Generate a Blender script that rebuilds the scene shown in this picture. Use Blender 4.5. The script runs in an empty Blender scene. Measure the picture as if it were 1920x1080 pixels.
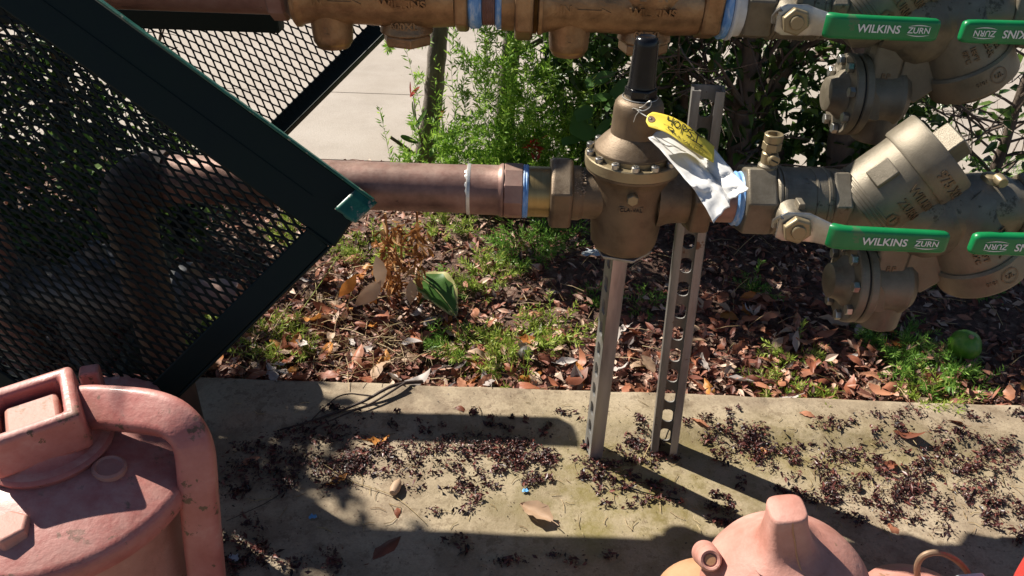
import bpy, bmesh, math, random
from mathutils import Matrix, Vector, noise as mnoise
R = math.radians
random.seed(7)
SC = bpy.context.scene
COL = SC.collection

# ------------------------------------------------------------------ camera
F_PX, PITCH, ROLL, CAM_H = 1500.0, R(33.0), R(2.0), 0.80
cam = bpy.data.cameras.new('camera'); camo = bpy.data.objects.new('camera', cam); COL.objects.link(camo)
cam.sensor_width = 36.0; cam.lens = 36.0 * F_PX / 1920.0
cam.clip_start = 0.01; cam.clip_end = 500.0
camo.matrix_world = Matrix.Translation((0, 0, CAM_H)) @ Matrix.Rotation(math.pi/2 - PITCH, 4, 'X') @ Matrix.Rotation(ROLL, 4, 'Z')
SC.camera = camo

# ------------------------------------------------------------------ sky and sun
SUN_EL = math.atan(1/1.047)
sun_dir = Vector((-0.830*math.cos(SUN_EL), 0.557*math.cos(SUN_EL), math.sin(SUN_EL))).normalized()
world = bpy.data.worlds.new('World'); SC.world = world; world.use_nodes = True
wn = world.node_tree.nodes; wl = world.node_tree.links
sky = wn.new('ShaderNodeTexSky'); sky.sky_type = 'NISHITA'; sky.sun_disc = False
sky.sun_elevation = SUN_EL; sky.sun_rotation = math.atan2(sun_dir.x, sun_dir.y)
sky.air_density = 0.7; sky.dust_density = 0.3; sky.ozone_density = 1.0
bg = wn['Background']; bg.inputs['Strength'].default_value = 0.05
wl.new(sky.outputs['Color'], bg.inputs['Color'])
sl = bpy.data.lights.new('sun', 'SUN'); so = bpy.data.objects.new('sun', sl); COL.objects.link(so)
sl.energy = 5.0; sl.angle = R(0.55); sl.color = (1.0, 0.935, 0.83)
so.rotation_euler = sun_dir.to_track_quat('Z', 'Y').to_euler(); so.location = sun_dir * 20
SC.view_settings.view_transform = 'Standard'; SC.view_settings.look = 'None'
SC.view_settings.exposure = 0.80; SC.view_settings.gamma = 1.0
SC.cycles.max_bounces = 8; SC.cycles.transparent_max_bounces = 8

# ------------------------------------------------------------------ measuring helpers
def ray(px, py):
    u, v = px-960.0, py-540.0
    c, s = math.cos(ROLL), math.sin(ROLL)
    up_, vp = u*c + v*s, -u*s + v*c
    hor = F_PX*math.cos(PITCH) - vp*math.sin(PITCH)
    ver = -F_PX*math.sin(PITCH) - vp*math.cos(PITCH)
    return Vector((up_, hor, ver))
def W(px, py, Y):
    d = ray(px, py); return Vector((0, 0, CAM_H)) + d*(Y/d.y)
def G(px, py, z=0.0):
    d = ray(px, py); return Vector((0, 0, CAM_H)) + d*((z-CAM_H)/d.z)
YL, HL = 0.81, 0.4037      # lower line
YU, HU, KU = 0.9716, 0.5757, 0.937/0.858      # upper line
def xl(px): return (px-966.4)*0.895/1500
def xu(px): return (px-979.0)*0.858/1500

# ------------------------------------------------------------------ materials
def nmat(name):
    m = bpy.data.materials.new(name); m.use_nodes = True
    return m, m.node_tree.nodes, m.node_tree.links, m.node_tree.nodes['Principled BSDF']
def ramp(n, stops, interp='LINEAR'):
    r = n.new('ShaderNodeValToRGB'); cr = r.color_ramp; cr.interpolation = interp
    while len(cr.elements) < len(stops): cr.elements.new(0.5)
    for e, (p, c) in zip(cr.elements, stops):
        e.position = p; e.color = (c, c, c, 1) if not hasattr(c, '__len__') else (c[0], c[1], c[2], 1)
    return r
def tex(n, l, scale, detail=4, rough=0.6, space='Object', warp=None, stretch=None):
    tc = n.new('ShaderNodeTexCoord'); t = n.new('ShaderNodeTexNoise')
    t.inputs['Scale'].default_value = scale; t.inputs['Detail'].default_value = detail; t.inputs['Roughness'].default_value = rough
    if stretch:
        mp = n.new('ShaderNodeMapping'); mp.inputs['Scale'].default_value = stretch
        l.new(tc.outputs[space], mp.inputs['Vector']); l.new(mp.outputs['Vector'], t.inputs['Vector'])
    else:
        l.new(tc.outputs[space], t.inputs['Vector'])
    return t
def mixc(n, l, fac, a, b):
    m = n.new('ShaderNodeMix'); m.data_type = 'RGBA'
    for sock, val in ((m.inputs[0], fac), (m.inputs[6], a), (m.inputs[7], b)):
        if hasattr(val, 'is_linked') or hasattr(val, 'links'): l.new(val, sock)
        elif hasattr(val, '__len__'): sock.default_value = (val[0], val[1], val[2], 1)
        else: sock.default_value = val
    return m.outputs[2]
def surf(name, cols, scale=30, rough=(0.4, 0.6), metal=0.0, bump=0.0, bscale=200, chips=None, chip_scale=25, chip_at=0.62, stretch=None, spec=0.5, dust=None, coat=0.0):
    """noise-mottled surface; chips = second colour showing through in worn spots; dust = pale film on faces that look up"""
    m, n, l, b = nmat(name)
    t = tex(n, l, scale, 5, 0.65, stretch=stretch)
    k = len(cols)
    r = ramp(n, [(0.28 + 0.44*i/max(1, k-1), c) for i, c in enumerate(cols)])
    l.new(t.outputs['Fac'], r.inputs['Fac'])
    col = r.outputs['Color']
    rr = ramp(n, [(0.3, rough[0]), (0.7, rough[1])]); l.new(t.outputs['Fac'], rr.inputs['Fac'])
    if chips:
        t2 = tex(n, l, chip_scale, 6, 0.7)
        cm = ramp(n, [(chip_at, 0.0), (chip_at+0.025, 1.0)]); l.new(t2.outputs['Fac'], cm.inputs['Fac'])
        col = mixc(n, l, cm.outputs['Color'], col, chips)
    if dust:
        ge = n.new('ShaderNodeNewGeometry'); sx = n.new('ShaderNodeSeparateXYZ'); l.new(ge.outputs['True Normal'], sx.inputs[0])
        t3 = tex(n, l, 60, 5, 0.7)
        mu = n.new('ShaderNodeMath'); mu.operation = 'MULTIPLY'; l.new(sx.outputs['Z'], mu.inputs[0]); l.new(t3.outputs['Fac'], mu.inputs[1])
        dm = ramp(n, [(0.30, 0.0), (0.62, 0.75)]); l.new(mu.outputs[0], dm.inputs['Fac'])
        col = mixc(n, l, dm.outputs['Color'], col, dust)
    l.new(col, b.inputs['Base Color']); l.new(rr.outputs['Color'], b.inputs['Roughness'])
    b.inputs['Metallic'].default_value = metal; b.inputs['Specular IOR Level'].default_value = spec
    if coat: b.inputs['Coat Weight'].default_value = coat; b.inputs['Coat Roughness'].default_value = 0.12
    if bump:
        tb = tex(n, l, bscale, 3, 0.6); bp = n.new('ShaderNodeBump'); bp.inputs['Strength'].default_value = bump; bp.inputs['Distance'].default_value = 0.002
        l.new(tb.outputs['Fac'], bp.inputs['Height']); l.new(bp.outputs['Normal'], b.inputs['Normal'])
    return m
def leafmat(name, cols, rough=0.5, trans=0.35, scale=18, island=True, spec=0.4):
    m, n, l, b = nmat(name)
    t = tex(n, l, scale, 3)
    ge = n.new('ShaderNodeNewGeometry')
    oi = n.new('ShaderNodeObjectInfo')
    ad = n.new('ShaderNodeMath'); ad.operation = 'ADD'
    l.new(ge.outputs['Random Per Island'] if island else oi.outputs['Random'], ad.inputs[0])
    ms = n.new('ShaderNodeMath'); ms.operation = 'MULTIPLY_ADD'; l.new(t.outputs['Fac'], ms.inputs[0]); ms.inputs[1].default_value = 0.9; ms.inputs[2].default_value = -0.45
    l.new(ms.outputs[0], ad.inputs[1])
    k = len(cols); r = ramp(n, [(0.02 + 0.96*i/max(1, k-1), c) for i, c in enumerate(cols)])
    l.new(ad.outputs[0], r.inputs['Fac']); l.new(r.outputs['Color'], b.inputs['Base Color'])
    b.inputs['Roughness'].default_value = rough; b.inputs['Specular IOR Level'].default_value = spec
    if trans:
        tr = n.new('ShaderNodeBsdfTranslucent'); l.new(r.outputs['Color'], tr.inputs['Color'])
        mx = n.new('ShaderNodeMixShader'); mx.inputs[0].default_value = trans
        out = n['Material Output']; l.new(b.outputs[0], mx.inputs[1]); l.new(tr.outputs[0], mx.inputs[2]); l.new(mx.outputs[0], out.inputs['Surface'])
    return m
M = {}
M['copper'] = surf('aged_copper', [(0.11, 0.056, 0.043), (0.26, 0.14, 0.11), (0.38, 0.24, 0.195)], 18, (0.36, 0.58), 0.38, 0.14, 90, dust=(0.36, 0.25, 0.20), chips=(0.06, 0.03, 0.025), chip_scale=22, chip_at=0.66)
M['bronze'] = surf('cast_bronze', [(0.085, 0.055, 0.033), (0.165, 0.115, 0.07), (0.22, 0.15, 0.088)], 30, (0.40, 0.6), 0.45, 0.25, 800, dust=(0.30, 0.245, 0.18))
M['bronze_gold'] = surf('warm_cast_bronze', [(0.17, 0.098, 0.05), (0.32, 0.19, 0.098), (0.48, 0.31, 0.165)], 30, (0.30, 0.5), 0.6, 0.3, 330)
M['brass'] = surf('turned_brass', [(0.30, 0.21, 0.09), (0.40, 0.29, 0.13)], 30, (0.3, 0.42), 0.75, 0.05, 200, stretch=(8, 1, 1))
M['grey_bronze'] = surf('grey_cast_bronze', [(0.115, 0.095, 0.066), (0.195, 0.165, 0.12), (0.24, 0.205, 0.152)], 22, (0.38, 0.56), 0.4, 0.22, 900, chips=(0.09, 0.075, 0.05), chip_scale=16, chip_at=0.62, dust=(0.31, 0.275, 0.215))
M['nut'] = surf('dull_brass_nut', [(0.26, 0.205, 0.12), (0.34, 0.27, 0.16)], 60, (0.35, 0.5), 0.5, 0.1, 300)
M['thread'] = surf('bright_thread', [(0.32, 0.20, 0.08), (0.5, 0.33, 0.14)], 50, (0.3, 0.45), 0.8)
M['steel'] = surf('zinc_plated_steel', [(0.34, 0.33, 0.31), (0.52, 0.51, 0.48)], 70, (0.25, 0.42), 0.9, 0.1, 300)
M['galv'] = surf('galvanised_steel', [(0.20, 0.195, 0.185), (0.40, 0.39, 0.37), (0.54, 0.53, 0.51)], 26, (0.32, 0.5), 0.65, 0.15, 120, stretch=(1, 1, 0.12), chips=(0.12, 0.09, 0.06), chip_scale=40, chip_at=0.68)
M['rustgalv'] = surf('rusty_steel_channel', [(0.11, 0.095, 0.08), (0.27, 0.255, 0.235), (0.42, 0.41, 0.39)], 22, (0.35, 0.6), 0.5, 0.2, 120, stretch=(1, 1, 0.15), chips=(0.13, 0.07, 0.04), chip_scale=26, chip_at=0.60)
M['blackcap'] = surf('black_plastic', [(0.006, 0.006, 0.007), (0.012, 0.012, 0.013)], 40, (0.16, 0.26), 0.0, 0.03, 200, spec=0.35)
M['greengrip'] = surf('green_vinyl', [(0.004, 0.16, 0.045), (0.006, 0.215, 0.065)], 30, (0.28, 0.4), 0.0, 0.04, 250, chips=(0.06, 0.17, 0.07), chip_scale=30, chip_at=0.63)
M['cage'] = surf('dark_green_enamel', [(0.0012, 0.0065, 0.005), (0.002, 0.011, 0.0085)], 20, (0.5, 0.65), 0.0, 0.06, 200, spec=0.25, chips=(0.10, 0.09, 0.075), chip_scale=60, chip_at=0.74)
M['cagetab'] = surf('sunlit_worn_enamel', [(0.003, 0.065, 0.045), (0.012, 0.13, 0.09)], 60, (0.3, 0.5), 0.0, 0.1, 160, chips=(0.24, 0.22, 0.17), chip_scale=90, chip_at=0.60)  # brighter copy of the cage green painted as sunlit edges, plus worn chips
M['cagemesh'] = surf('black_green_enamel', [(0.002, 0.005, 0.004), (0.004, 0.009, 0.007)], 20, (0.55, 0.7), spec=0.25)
M['red'] = surf('faded_red_enamel', [(0.27, 0.085, 0.068), (0.40, 0.125, 0.105), (0.46, 0.17, 0.145), (0.54, 0.27, 0.235)], 17, (0.36, 0.66), 0.0, 0.3, 150, chips=(0.13, 0.07, 0.04), chip_scale=42, chip_at=0.605, coat=0.08, dust=(0.52, 0.28, 0.235))
M['redpale'] = surf('chalky_red_enamel', [(0.32, 0.14, 0.10), (0.44, 0.20, 0.155), (0.50, 0.25, 0.20), (0.56, 0.34, 0.28)], 19, (0.5, 0.72), 0.0, 0.32, 140, chips=(0.27, 0.15, 0.09), chip_scale=40, chip_at=0.625)
M['ochre'] = surf('rusty_primer', [(0.38, 0.19, 0.09), (0.50, 0.27, 0.15)], 30, (0.6, 0.8), 0.0, 0.2, 120)
M['brightred'] = surf('bright_red_enamel', [(0.5, 0.035, 0.03), (0.58, 0.055, 0.045)], 20, (0.4, 0.55))
M['bluetape'] = surf('blue_thread_sealant', [(0.05, 0.19, 0.52), (0.16, 0.36, 0.70), (0.62, 0.70, 0.78)], 60, (0.4, 0.6), 0, 0.3, 160, stretch=(3, 1, 1))
M['solder'] = surf('solder', [(0.5, 0.48, 0.44), (0.72, 0.70, 0.66)], 60, (0.3, 0.5), 0.5, 0.4, 200)
M['whitetape'] = surf('white_sealant', [(0.62, 0.62, 0.60), (0.78, 0.78, 0.76)], 60, (0.5, 0.7), 0, 0.3, 200)
M['yellow'] = surf('yellow_card', [(0.80, 0.60, 0.045), (0.86, 0.68, 0.08)], 25, (0.55, 0.65), 0, 0.05, 90)
M['paper'] = surf('white_plastic_sleeve', [(0.66, 0.65, 0.63), (0.80, 0.79, 0.77)], 22, (0.3, 0.45), 0, 0.15, 60, chips=(0.5, 0.47, 0.42), chip_scale=30, chip_at=0.68)
M['ink'] = surf('black_ink', [(0.012, 0.011, 0.010), (0.02, 0.018, 0.016)], 40, (0.5, 0.6))
M['whiteink'] = surf('white_print', [(0.72, 0.74, 0.72), (0.80, 0.82, 0.80)], 40, (0.45, 0.55))
M['ring'] = surf('eyelet_card', [(0.17, 0.09, 0.05), (0.23, 0.13, 0.07)], 40, (0.5, 0.6))
M['wire'] = surf('thin_wire', [(0.4, 0.39, 0.36), (0.55, 0.54, 0.5)], 40, (0.35, 0.5), 0.6)
M['rustwire'] = surf('rusty_wire', [(0.22, 0.13, 0.08), (0.34, 0.24, 0.16)], 40, (0.5, 0.7), 0.4)
M['greycast'] = surf('grey_painted_iron', [(0.05, 0.05, 0.05), (0.09, 0.09, 0.09)], 30, (0.4, 0.6), 0.1, 0.15, 150)
M['whitepl'] = surf('white_bracket_paint', [(0.62, 0.60, 0.56), (0.74, 0.72, 0.68)], 40, (0.4, 0.55))
M['bark'] = surf('grey_bark', [(0.075, 0.055, 0.042), (0.17, 0.14, 0.115), (0.27, 0.235, 0.20)], 28, (0.8, 0.95), 0, 0.7, 130, stretch=(1, 1, 0.3))
M['darkbark'] = surf('dark_bark', [(0.07, 0.048, 0.035), (0.18, 0.135, 0.10)], 28, (0.8, 0.95), 0, 0.7, 130, stretch=(1, 1, 0.3))
M['twig'] = surf('dry_twig', [(0.025, 0.014, 0.01), (0.07, 0.042, 0.03)], 60, (0.6, 0.85), 0, 0.3, 200)
M['straw'] = leafmat('dry_straw', [(0.24, 0.15, 0.07), (0.42, 0.30, 0.15), (0.50, 0.40, 0.20)], 0.6, 0.2)
M['fern'] = leafmat('fern_needles', [(0.11, 0.24, 0.025), (0.24, 0.43, 0.05), (0.42, 0.58, 0.11)], 0.4, 0.5, 30)
M['weed'] = leafmat('weed_needles', [(0.20, 0.31, 0.035), (0.34, 0.46, 0.07), (0.52, 0.54, 0.15)], 0.45, 0.4, 30)
M['weeddark'] = leafmat('green_weed_needles', [(0.10, 0.24, 0.035), (0.19, 0.37, 0.06), (0.30, 0.46, 0.09)], 0.45, 0.4, 30)
M['leafdark'] = leafmat('hedge_leaves', [(0.02, 0.05, 0.012), (0.05, 0.11, 0.02), (0.14, 0.23, 0.045)], 0.35, 0.33, 20)
M['leafivy'] = leafmat('soft_green_leaf', [(0.07, 0.17, 0.035), (0.12, 0.25, 0.055)], 0.4, 0.38, 40)
M['leafred'] = leafmat('red_young_leaf', [(0.32, 0.035, 0.02), (0.5, 0.06, 0.035)], 0.4, 0.35, 40)
M['russet'] = leafmat('russet_dry_leaf', [(0.16, 0.052, 0.028), (0.34, 0.115, 0.06), (0.46, 0.21, 0.12)], 0.5, 0.12, 40, island=False)
M['orange'] = leafmat('orange_dry_leaf', [(0.42, 0.15, 0.035), (0.58, 0.26, 0.06)], 0.5, 0.2, 45, island=False)
M['tan'] = leafmat('tan_dry_leaf', [(0.40, 0.26, 0.16), (0.56, 0.40, 0.28)], 0.6, 0.15, 45, island=False)
M['greyleaf'] = leafmat('bleached_grey_leaf', [(0.34, 0.29, 0.26), (0.54, 0.48, 0.44)], 0.6, 0.12, 45, island=False)
M['mulch'] = leafmat('leaf_fragments', [(0.04, 0.018, 0.014), (0.14, 0.048, 0.034), (0.25, 0.09, 0.058), (0.38, 0.18, 0.115), (0.58, 0.43, 0.33)], 0.55, 0.08, 40)
M['debris'] = leafmat('wet_leaf_debris', [(0.012, 0.005, 0.006), (0.032, 0.011, 0.011), (0.075, 0.022, 0.02), (0.16, 0.05, 0.036)], 0.4, 0.0, 40, spec=0.4)
M['drybrown'] = leafmat('withered_leaf', [(0.20, 0.07, 0.02), (0.38, 0.165, 0.05), (0.56, 0.34, 0.15)], 0.6, 0.25, 40)
M['lime'] = surf('lime_peel', [(0.045, 0.15, 0.012), (0.09, 0.25, 0.02), (0.24, 0.36, 0.06)], 45, (0.3, 0.45), 0, 0.3, 520, chips=(0.16, 0.15, 0.05), chip_scale=120, chip_at=0.66)
M['mud'] = surf('dried_mud', [(0.26, 0.19, 0.13), (0.40, 0.31, 0.23)], 60, (0.8, 0.9))
M['shadecopper'] = surf('shade_darkened_copper', [(0.025, 0.015, 0.012), (0.06, 0.034, 0.027)], 16, (0.5, 0.7), 0.2)  # copper darkened to stand for cage shade, and for shading on the lettering
M['stone'] = surf('dark_round_stone', [(0.05, 0.045, 0.04), (0.12, 0.105, 0.085)], 60, (0.5, 0.7), 0, 0.2, 200)
M['bluebit'] = surf('blue_plastic_scrap', [(0.10, 0.32, 0.62), (0.16, 0.42, 0.7)], 40, (0.4, 0.5))
M['paletag'] = surf('pale_scrap', [(0.5, 0.55, 0.6), (0.62, 0.66, 0.7)], 40, (0.4, 0.5))

def soilmat():
    m, n, l, b = nmat('bed_soil')
    t = tex(n, l, 45, 7, 0.75); r = ramp(n, [(0.3, (0.04, 0.022, 0.016)), (0.52, (0.15, 0.085, 0.06)), (0.68, (0.36, 0.25, 0.19))])
    l.new(t.outputs['Fac'], r.inputs['Fac']); l.new(r.outputs['Color'], b.inputs['Base Color'])
    t2 = tex(n, l, 160, 5, 0.7); bp = n.new('ShaderNodeBump'); bp.inputs['Strength'].default_value = 0.9; bp.inputs['Distance'].default_value = 0.008
    l.new(t2.outputs['Fac'], bp.inputs['Height']); l.new(bp.outputs['Normal'], b.inputs['Normal']); b.inputs['Roughness'].default_value = 0.9
    return m
M['soil'] = soilmat()
def concretemat(name, c0, c1, c2, moss=False, speck=0.12):
    m, n, l, b = nmat(name)
    t = tex(n, l, 6, 8, 0.7); r = ramp(n, [(0.28, c0), (0.5, c1), (0.72, c2)]); l.new(t.outputs['Fac'], r.inputs['Fac'])
    fine = tex(n, l, 330, 3, 0.7); fr = ramp(n, [(0.25, 0.78), (0.6, 1.06)]); l.new(fine.outputs['Fac'], fr.inputs['Fac'])
    mu = n.new('ShaderNodeMix'); mu.data_type = 'RGBA'; mu.blend_type = 'MULTIPLY'; mu.inputs[0].default_value = 1.0
    l.new(r.outputs['Color'], mu.inputs[6]); l.new(fr.outputs['Color'], mu.inputs[7]); col = mu.outputs[2]
    b.inputs['Roughness'].default_value = 0.85
    pit = tex(n, l, 120, 4, 0.75); pr = ramp(n, [(0.66, 0.0), (0.72, 0.7)]); l.new(pit.outputs['Fac'], pr.inputs['Fac'])
    col = mixc(n, l, pr.outputs['Color'], col, (c0[0]*0.45, c0[1]*0.45, c0[2]*0.4))
    if not moss:
        st0 = tex(n, l, 2.2, 8, 0.75); sr0 = ramp(n, [(0.42, 0.0), (0.62, 0.45)]); l.new(st0.outputs['Fac'], sr0.inputs['Fac'])
        col = mixc(n, l, sr0.outputs['Color'], col, (0.31, 0.26, 0.21))
    if moss:
        st1 = tex(n, l, 11, 7, 0.72); sr1 = ramp(n, [(0.46, 0.0), (0.58, 0.6)]); l.new(st1.outputs['Fac'], sr1.inputs['Fac'])
        col = mixc(n, l, sr1.outputs['Color'], col, (0.18, 0.13, 0.085))
        st2 = tex(n, l, 48, 6, 0.8); sr2 = ramp(n, [(0.52, 0.0), (0.60, 0.55)]); l.new(st2.outputs['Fac'], sr2.inputs['Fac'])
        col = mixc(n, l, sr2.outputs['Color'], col, (0.13, 0.085, 0.05))
        tc = n.new('ShaderNodeTexCoord')
        def blob(cx, cy, sx, sy):
            mp = n.new('ShaderNodeMapping'); mp.inputs['Location'].default_value = (-cx/sx, -cy/sy, 0); mp.inputs['Scale'].default_value = (1/sx, 1/sy, 0)
            l.new(tc.outputs['Object'], mp.inputs['Vector'])
            ln = n.new('ShaderNodeVectorMath'); ln.operation = 'LENGTH'; l.new(mp.outputs['Vector'], ln.inputs[0])
            rp = ramp(n, [(0.15, 1.0), (1.0, 0.0)]); l.new(ln.outputs['Value'], rp.inputs['Fac']); return rp.outputs['Color']
        b1 = blob(0.16, 0.75, 0.32, 0.20); b2 = blob(0.42, 0.83, 0.40, 0.09); b3 = blob(0.12, 0.68, 0.16, 0.08)
        a = n.new('ShaderNodeMath'); a.operation = 'MAXIMUM'; l.new(b1, a.inputs[0]); l.new(b2, a.inputs[1])
        a2 = n.new('ShaderNodeMath'); a2.operation = 'MAXIMUM'; l.new(a.outputs[0], a2.inputs[0]); l.new(b3, a2.inputs[1])
        nz = tex(n, l, 22, 6, 0.7); nr = ramp(n, [(0.3, 0.15), (0.62, 1.0)]); l.new(nz.outputs['Fac'], nr.inputs['Fac'])
        p = n.new('ShaderNodeMath'); p.operation = 'MULTIPLY'; l.new(a2.outputs[0], p.inputs[0]); l.new(nr.outputs['Color'], p.inputs[1])
        p2 = n.new('ShaderNodeMath'); p2.operation = 'MULTIPLY'; l.new(p.outputs[0], p2.inputs[0]); p2.inputs[1].default_value = 0.72
        col = mixc(n, l, p2.outputs[0], col, (0.175, 0.148, 0.028))
        rr = ramp(n, [(0.1, 0.85), (0.8, 0.38)]); l.new(p.outputs[0], rr.inputs['Fac']); l.new(rr.outputs['Color'], b.inputs['Roughness'])
    l.new(col, b.inputs['Base Color'])
    bp = n.new('ShaderNodeBump'); bp.inputs['Strength'].default_value = 0.35; bp.inputs['Distance'].default_value = 0.003
    bt = tex(n, l, 150, 6, 0.75); l.new(bt.outputs['Fac'], bp.inputs['Height']); l.new(bp.outputs['Normal'], b.inputs['Normal'])
    return m
M['pad'] = concretemat('stained_pad_concrete', (0.26, 0.20, 0.13), (0.37, 0.295, 0.20), (0.44, 0.36, 0.26), True)
M['walk'] = concretemat('pale_sidewalk_concrete', (0.335, 0.29, 0.245), (0.395, 0.345, 0.295), (0.435, 0.385, 0.335))
M['ground'] = surf('dry_ground', [(0.10, 0.075, 0.05), (0.19, 0.15, 0.105)], 3, (0.85, 0.95), 0, 0.5, 40)

# ------------------------------------------------------------------ mesh helpers
ORI = {}
def tag(o, label=None, cat=None, group=None, kind=None):
    if label: o['label'] = label
    if cat: o['category'] = cat
    if group: o['group'] = group
    if kind: o['kind'] = kind
    return o
def thing(name, label, cat, loc=(0, 0, 0), group=None):
    o = bpy.data.objects.new(name, None); COL.objects.link(o); o.location = loc; o.empty_display_size = 0.02
    ORI[o] = Vector(loc); return tag(o, label, cat, group)
def copy_tree(o, parent=None):
    c = o.copy(); COL.objects.link(c); c.parent = parent
    for ch in list(o.children): copy_tree(ch, c)
    return c
class MB:
    def __init__(s): s.v = []; s.f = []
    def add(s, vs, fs):
        b = len(s.v); s.v.extend([Vector(p) for p in vs]); s.f.extend([tuple(i+b for i in f) for f in fs]); return s
    def lathe(s, prof, seg=32, Mx=Matrix(), power=None):
        vs, fs, rings = [], [], []
        for a, r in prof:
            if r <= 1e-6: rings.append([len(vs)]); vs.append(Mx @ Vector((0, 0, a)))
            else:
                ring = []
                for i in range(seg):
                    t = 2*math.pi*(i+0.5)/seg; c, sn = math.cos(t), math.sin(t)
                    k = 1.0 if not power else (abs(c)**power + abs(sn)**power)**(-1/power)
                    ring.append(len(vs)); vs.append(Mx @ Vector((r*k*c, r*k*sn, a)))
                rings.append(ring)
        for A, B in zip(rings, rings[1:]):
            if len(A) == 1 and len(B) == 1: continue
            for i in range(seg):
                j = (i+1) % seg
                if len(A) == 1: fs.append((A[0], B[j], B[i])[::-1])
                elif len(B) == 1: fs.append((A[i], A[j], B[0]))
                else: fs.append((A[i], A[j], B[j], B[i]))
        return s.add(vs, fs)
    def cyl(s, p0, p1, r, seg=24, r1=None):
        p0, p1 = Vector(p0), Vector(p1); d = p1-p0
        Mx = Matrix.Translation(p0) @ d.to_track_quat('Z', 'Y').to_matrix().to_4x4()
        r1 = r if r1 is None else r1
        return s.lathe([(0, 0), (0, r), (d.length, r1), (d.length, 0)], seg, Mx)
    def box(s, c, size, rot=None):
        c = Vector(c); hx, hy, hz = size[0]/2, size[1]/2, size[2]/2
        q = rot.to_3x3() if rot else Matrix.Identity(3)
        vs = [c + q @ Vector((x*hx, y*hy, z*hz)) for x in (-1, 1) for y in (-1, 1) for z in (-1, 1)]
        return s.add(vs, [(0, 1, 3, 2), (4, 6, 7, 5), (0, 4, 5, 1), (2, 3, 7, 6), (0, 2, 6, 4), (1, 5, 7, 3)])
    def prism(s, poly, d0, d1):
        """poly: list of points, extruded from +d0 to +d1 (vectors)"""
        n = len(poly); a = [Vector(p)+Vector(d0) for p in poly]; b = [Vector(p)+Vector(d1) for p in poly]
        return s.add(a+b, [tuple(range(n))[::-1], tuple(range(n, 2*n))] + [(i, (i+1) % n, n+(i+1) % n, n+i) for i in range(n)])
    def tube(s, pts, rad, seg=8, cap=True):
        pts = [Vector(p) for p in pts]; n = len(pts); vs, fs = [], []
        t0 = (pts[1]-pts[0]).normalized(); up = Vector((0, 0, 1)) if abs(t0.z) < 0.9 else Vector((1, 0, 0))
        nrm = t0.cross(up).normalized()
        for i, p in enumerate(pts):
            t = (pts[min(i+1, n-1)] - pts[max(i-1, 0)]).normalized()
            nrm = (nrm - t*nrm.dot(t)).normalized(); bn = t.cross(nrm)
            r = rad[i] if hasattr(rad, '__len__') else rad
            for k in range(seg):
                a = 2*math.pi*k/seg; vs.append(p + (nrm*math.cos(a) + bn*math.sin(a))*r)
        for i in range(n-1):
            for k in range(seg):
                k2 = (k+1) % seg; fs.append((i*seg+k, i*seg+k2, (i+1)*seg+k2, (i+1)*seg+k))
        if cap: fs.append(tuple(range(seg))[::-1]); fs.append(tuple(range((n-1)*seg, n*seg)))
        return s.add(vs, fs)
    def sweep(s, pts, secs, side, closed_sec=True):
        """pts: path; secs: per-point list of (a,b) offsets along side vector(s) and path normal"""
        pts = [Vector(p) for p in pts]; n = len(pts); m = len(secs[0]); vs, fs = [], []
        for i, p in enumerate(pts):
            t = (pts[min(i+1, n-1)] - pts[max(i-1, 0)]).normalized(); sd = Vector(side); sd = (sd - t*sd.dot(t)).normalized(); up = sd.cross(t)
            for a, b in secs[i]: vs.append(p + sd*a + up*b)
        for i in range(n-1):
            for k in range(m):
                k2 = (k+1) % m; fs.append((i*m+k, i*m+k2, (i+1)*m+k2, (i+1)*m+k))
        fs.append(tuple(range(m))[::-1]); fs.append(tuple(range((n-1)*m, n*m)))
        return s.add(vs, fs)
    def grid(s, rows):
        nr, nc = len(rows), len(rows[0])
        return s.add([p for r in rows for p in r], [(i*nc+j, i*nc+j+1, (i+1)*nc+j+1, (i+1)*nc+j) for i in range(nr-1) for j in range(nc-1)])
    def build(s, name, mat, parent=None, origin=None, sharp=35, bevel=0, flat=False, solid=0, fix=True):
        o0 = ORI.get(parent, Vector((0, 0, 0))) if parent is not None else (Vector(origin) if origin is not None else Vector((0, 0, 0)))
        me = bpy.data.meshes.new(name); me.from_pydata([tuple(p-o0) for p in s.v], [], s.f)
        if fix or not flat:
            bm = bmesh.new(); bm.from_mesh(me)
            if fix: bmesh.ops.recalc_face_normals(bm, faces=bm.faces)
            if not flat:
                lim = R(sharp)
                for f in bm.faces: f.smooth = True
                for e in bm.edges:
                    if len(e.link_faces) == 2 and e.calc_face_angle(0) > lim: e.smooth = False
            bm.to_mesh(me); bm.free()
        me.materials.append(M[mat] if isinstance(mat, str) else mat)
        o = bpy.data.objects.new(name, me); COL.objects.link(o)
        if parent is not None: o.parent = parent; ORI[o] = o0
        else: o.location = o0; ORI[o] = o0
        if solid:
            md = o.modifiers.new('thickness', 'SOLIDIFY'); md.thickness = solid; md.offset = 0
        if bevel:
            md = o.modifiers.new('bevel', 'BEVEL'); md.width = bevel; md.segments = 2; md.limit_method = 'ANGLE'; md.angle_limit = R(40)
            md.harden_normals = False
        return o
AX = Matrix.Rotation(math.pi/2, 4, 'Y')           # lathe axis z -> x
AYF = Matrix.Rotation(math.pi/2, 4, 'X')          # lathe axis z -> -y (towards the camera)
def T(x, y, z): return Matrix.Translation((x, y, z))
def rrect(w, h, r, k=4):
    out = []
    for cx, cy, a0 in ((w/2-r, h/2-r, 0), (-w/2+r, h/2-r, 90), (-w/2+r, -h/2+r, 180), (w/2-r, -h/2+r, 270)):
        for i in range(k+1):
            a = R(a0 + 90*i/k); out.append((cx + r*math.cos(a), cy + r*math.sin(a)))
    return out
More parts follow.
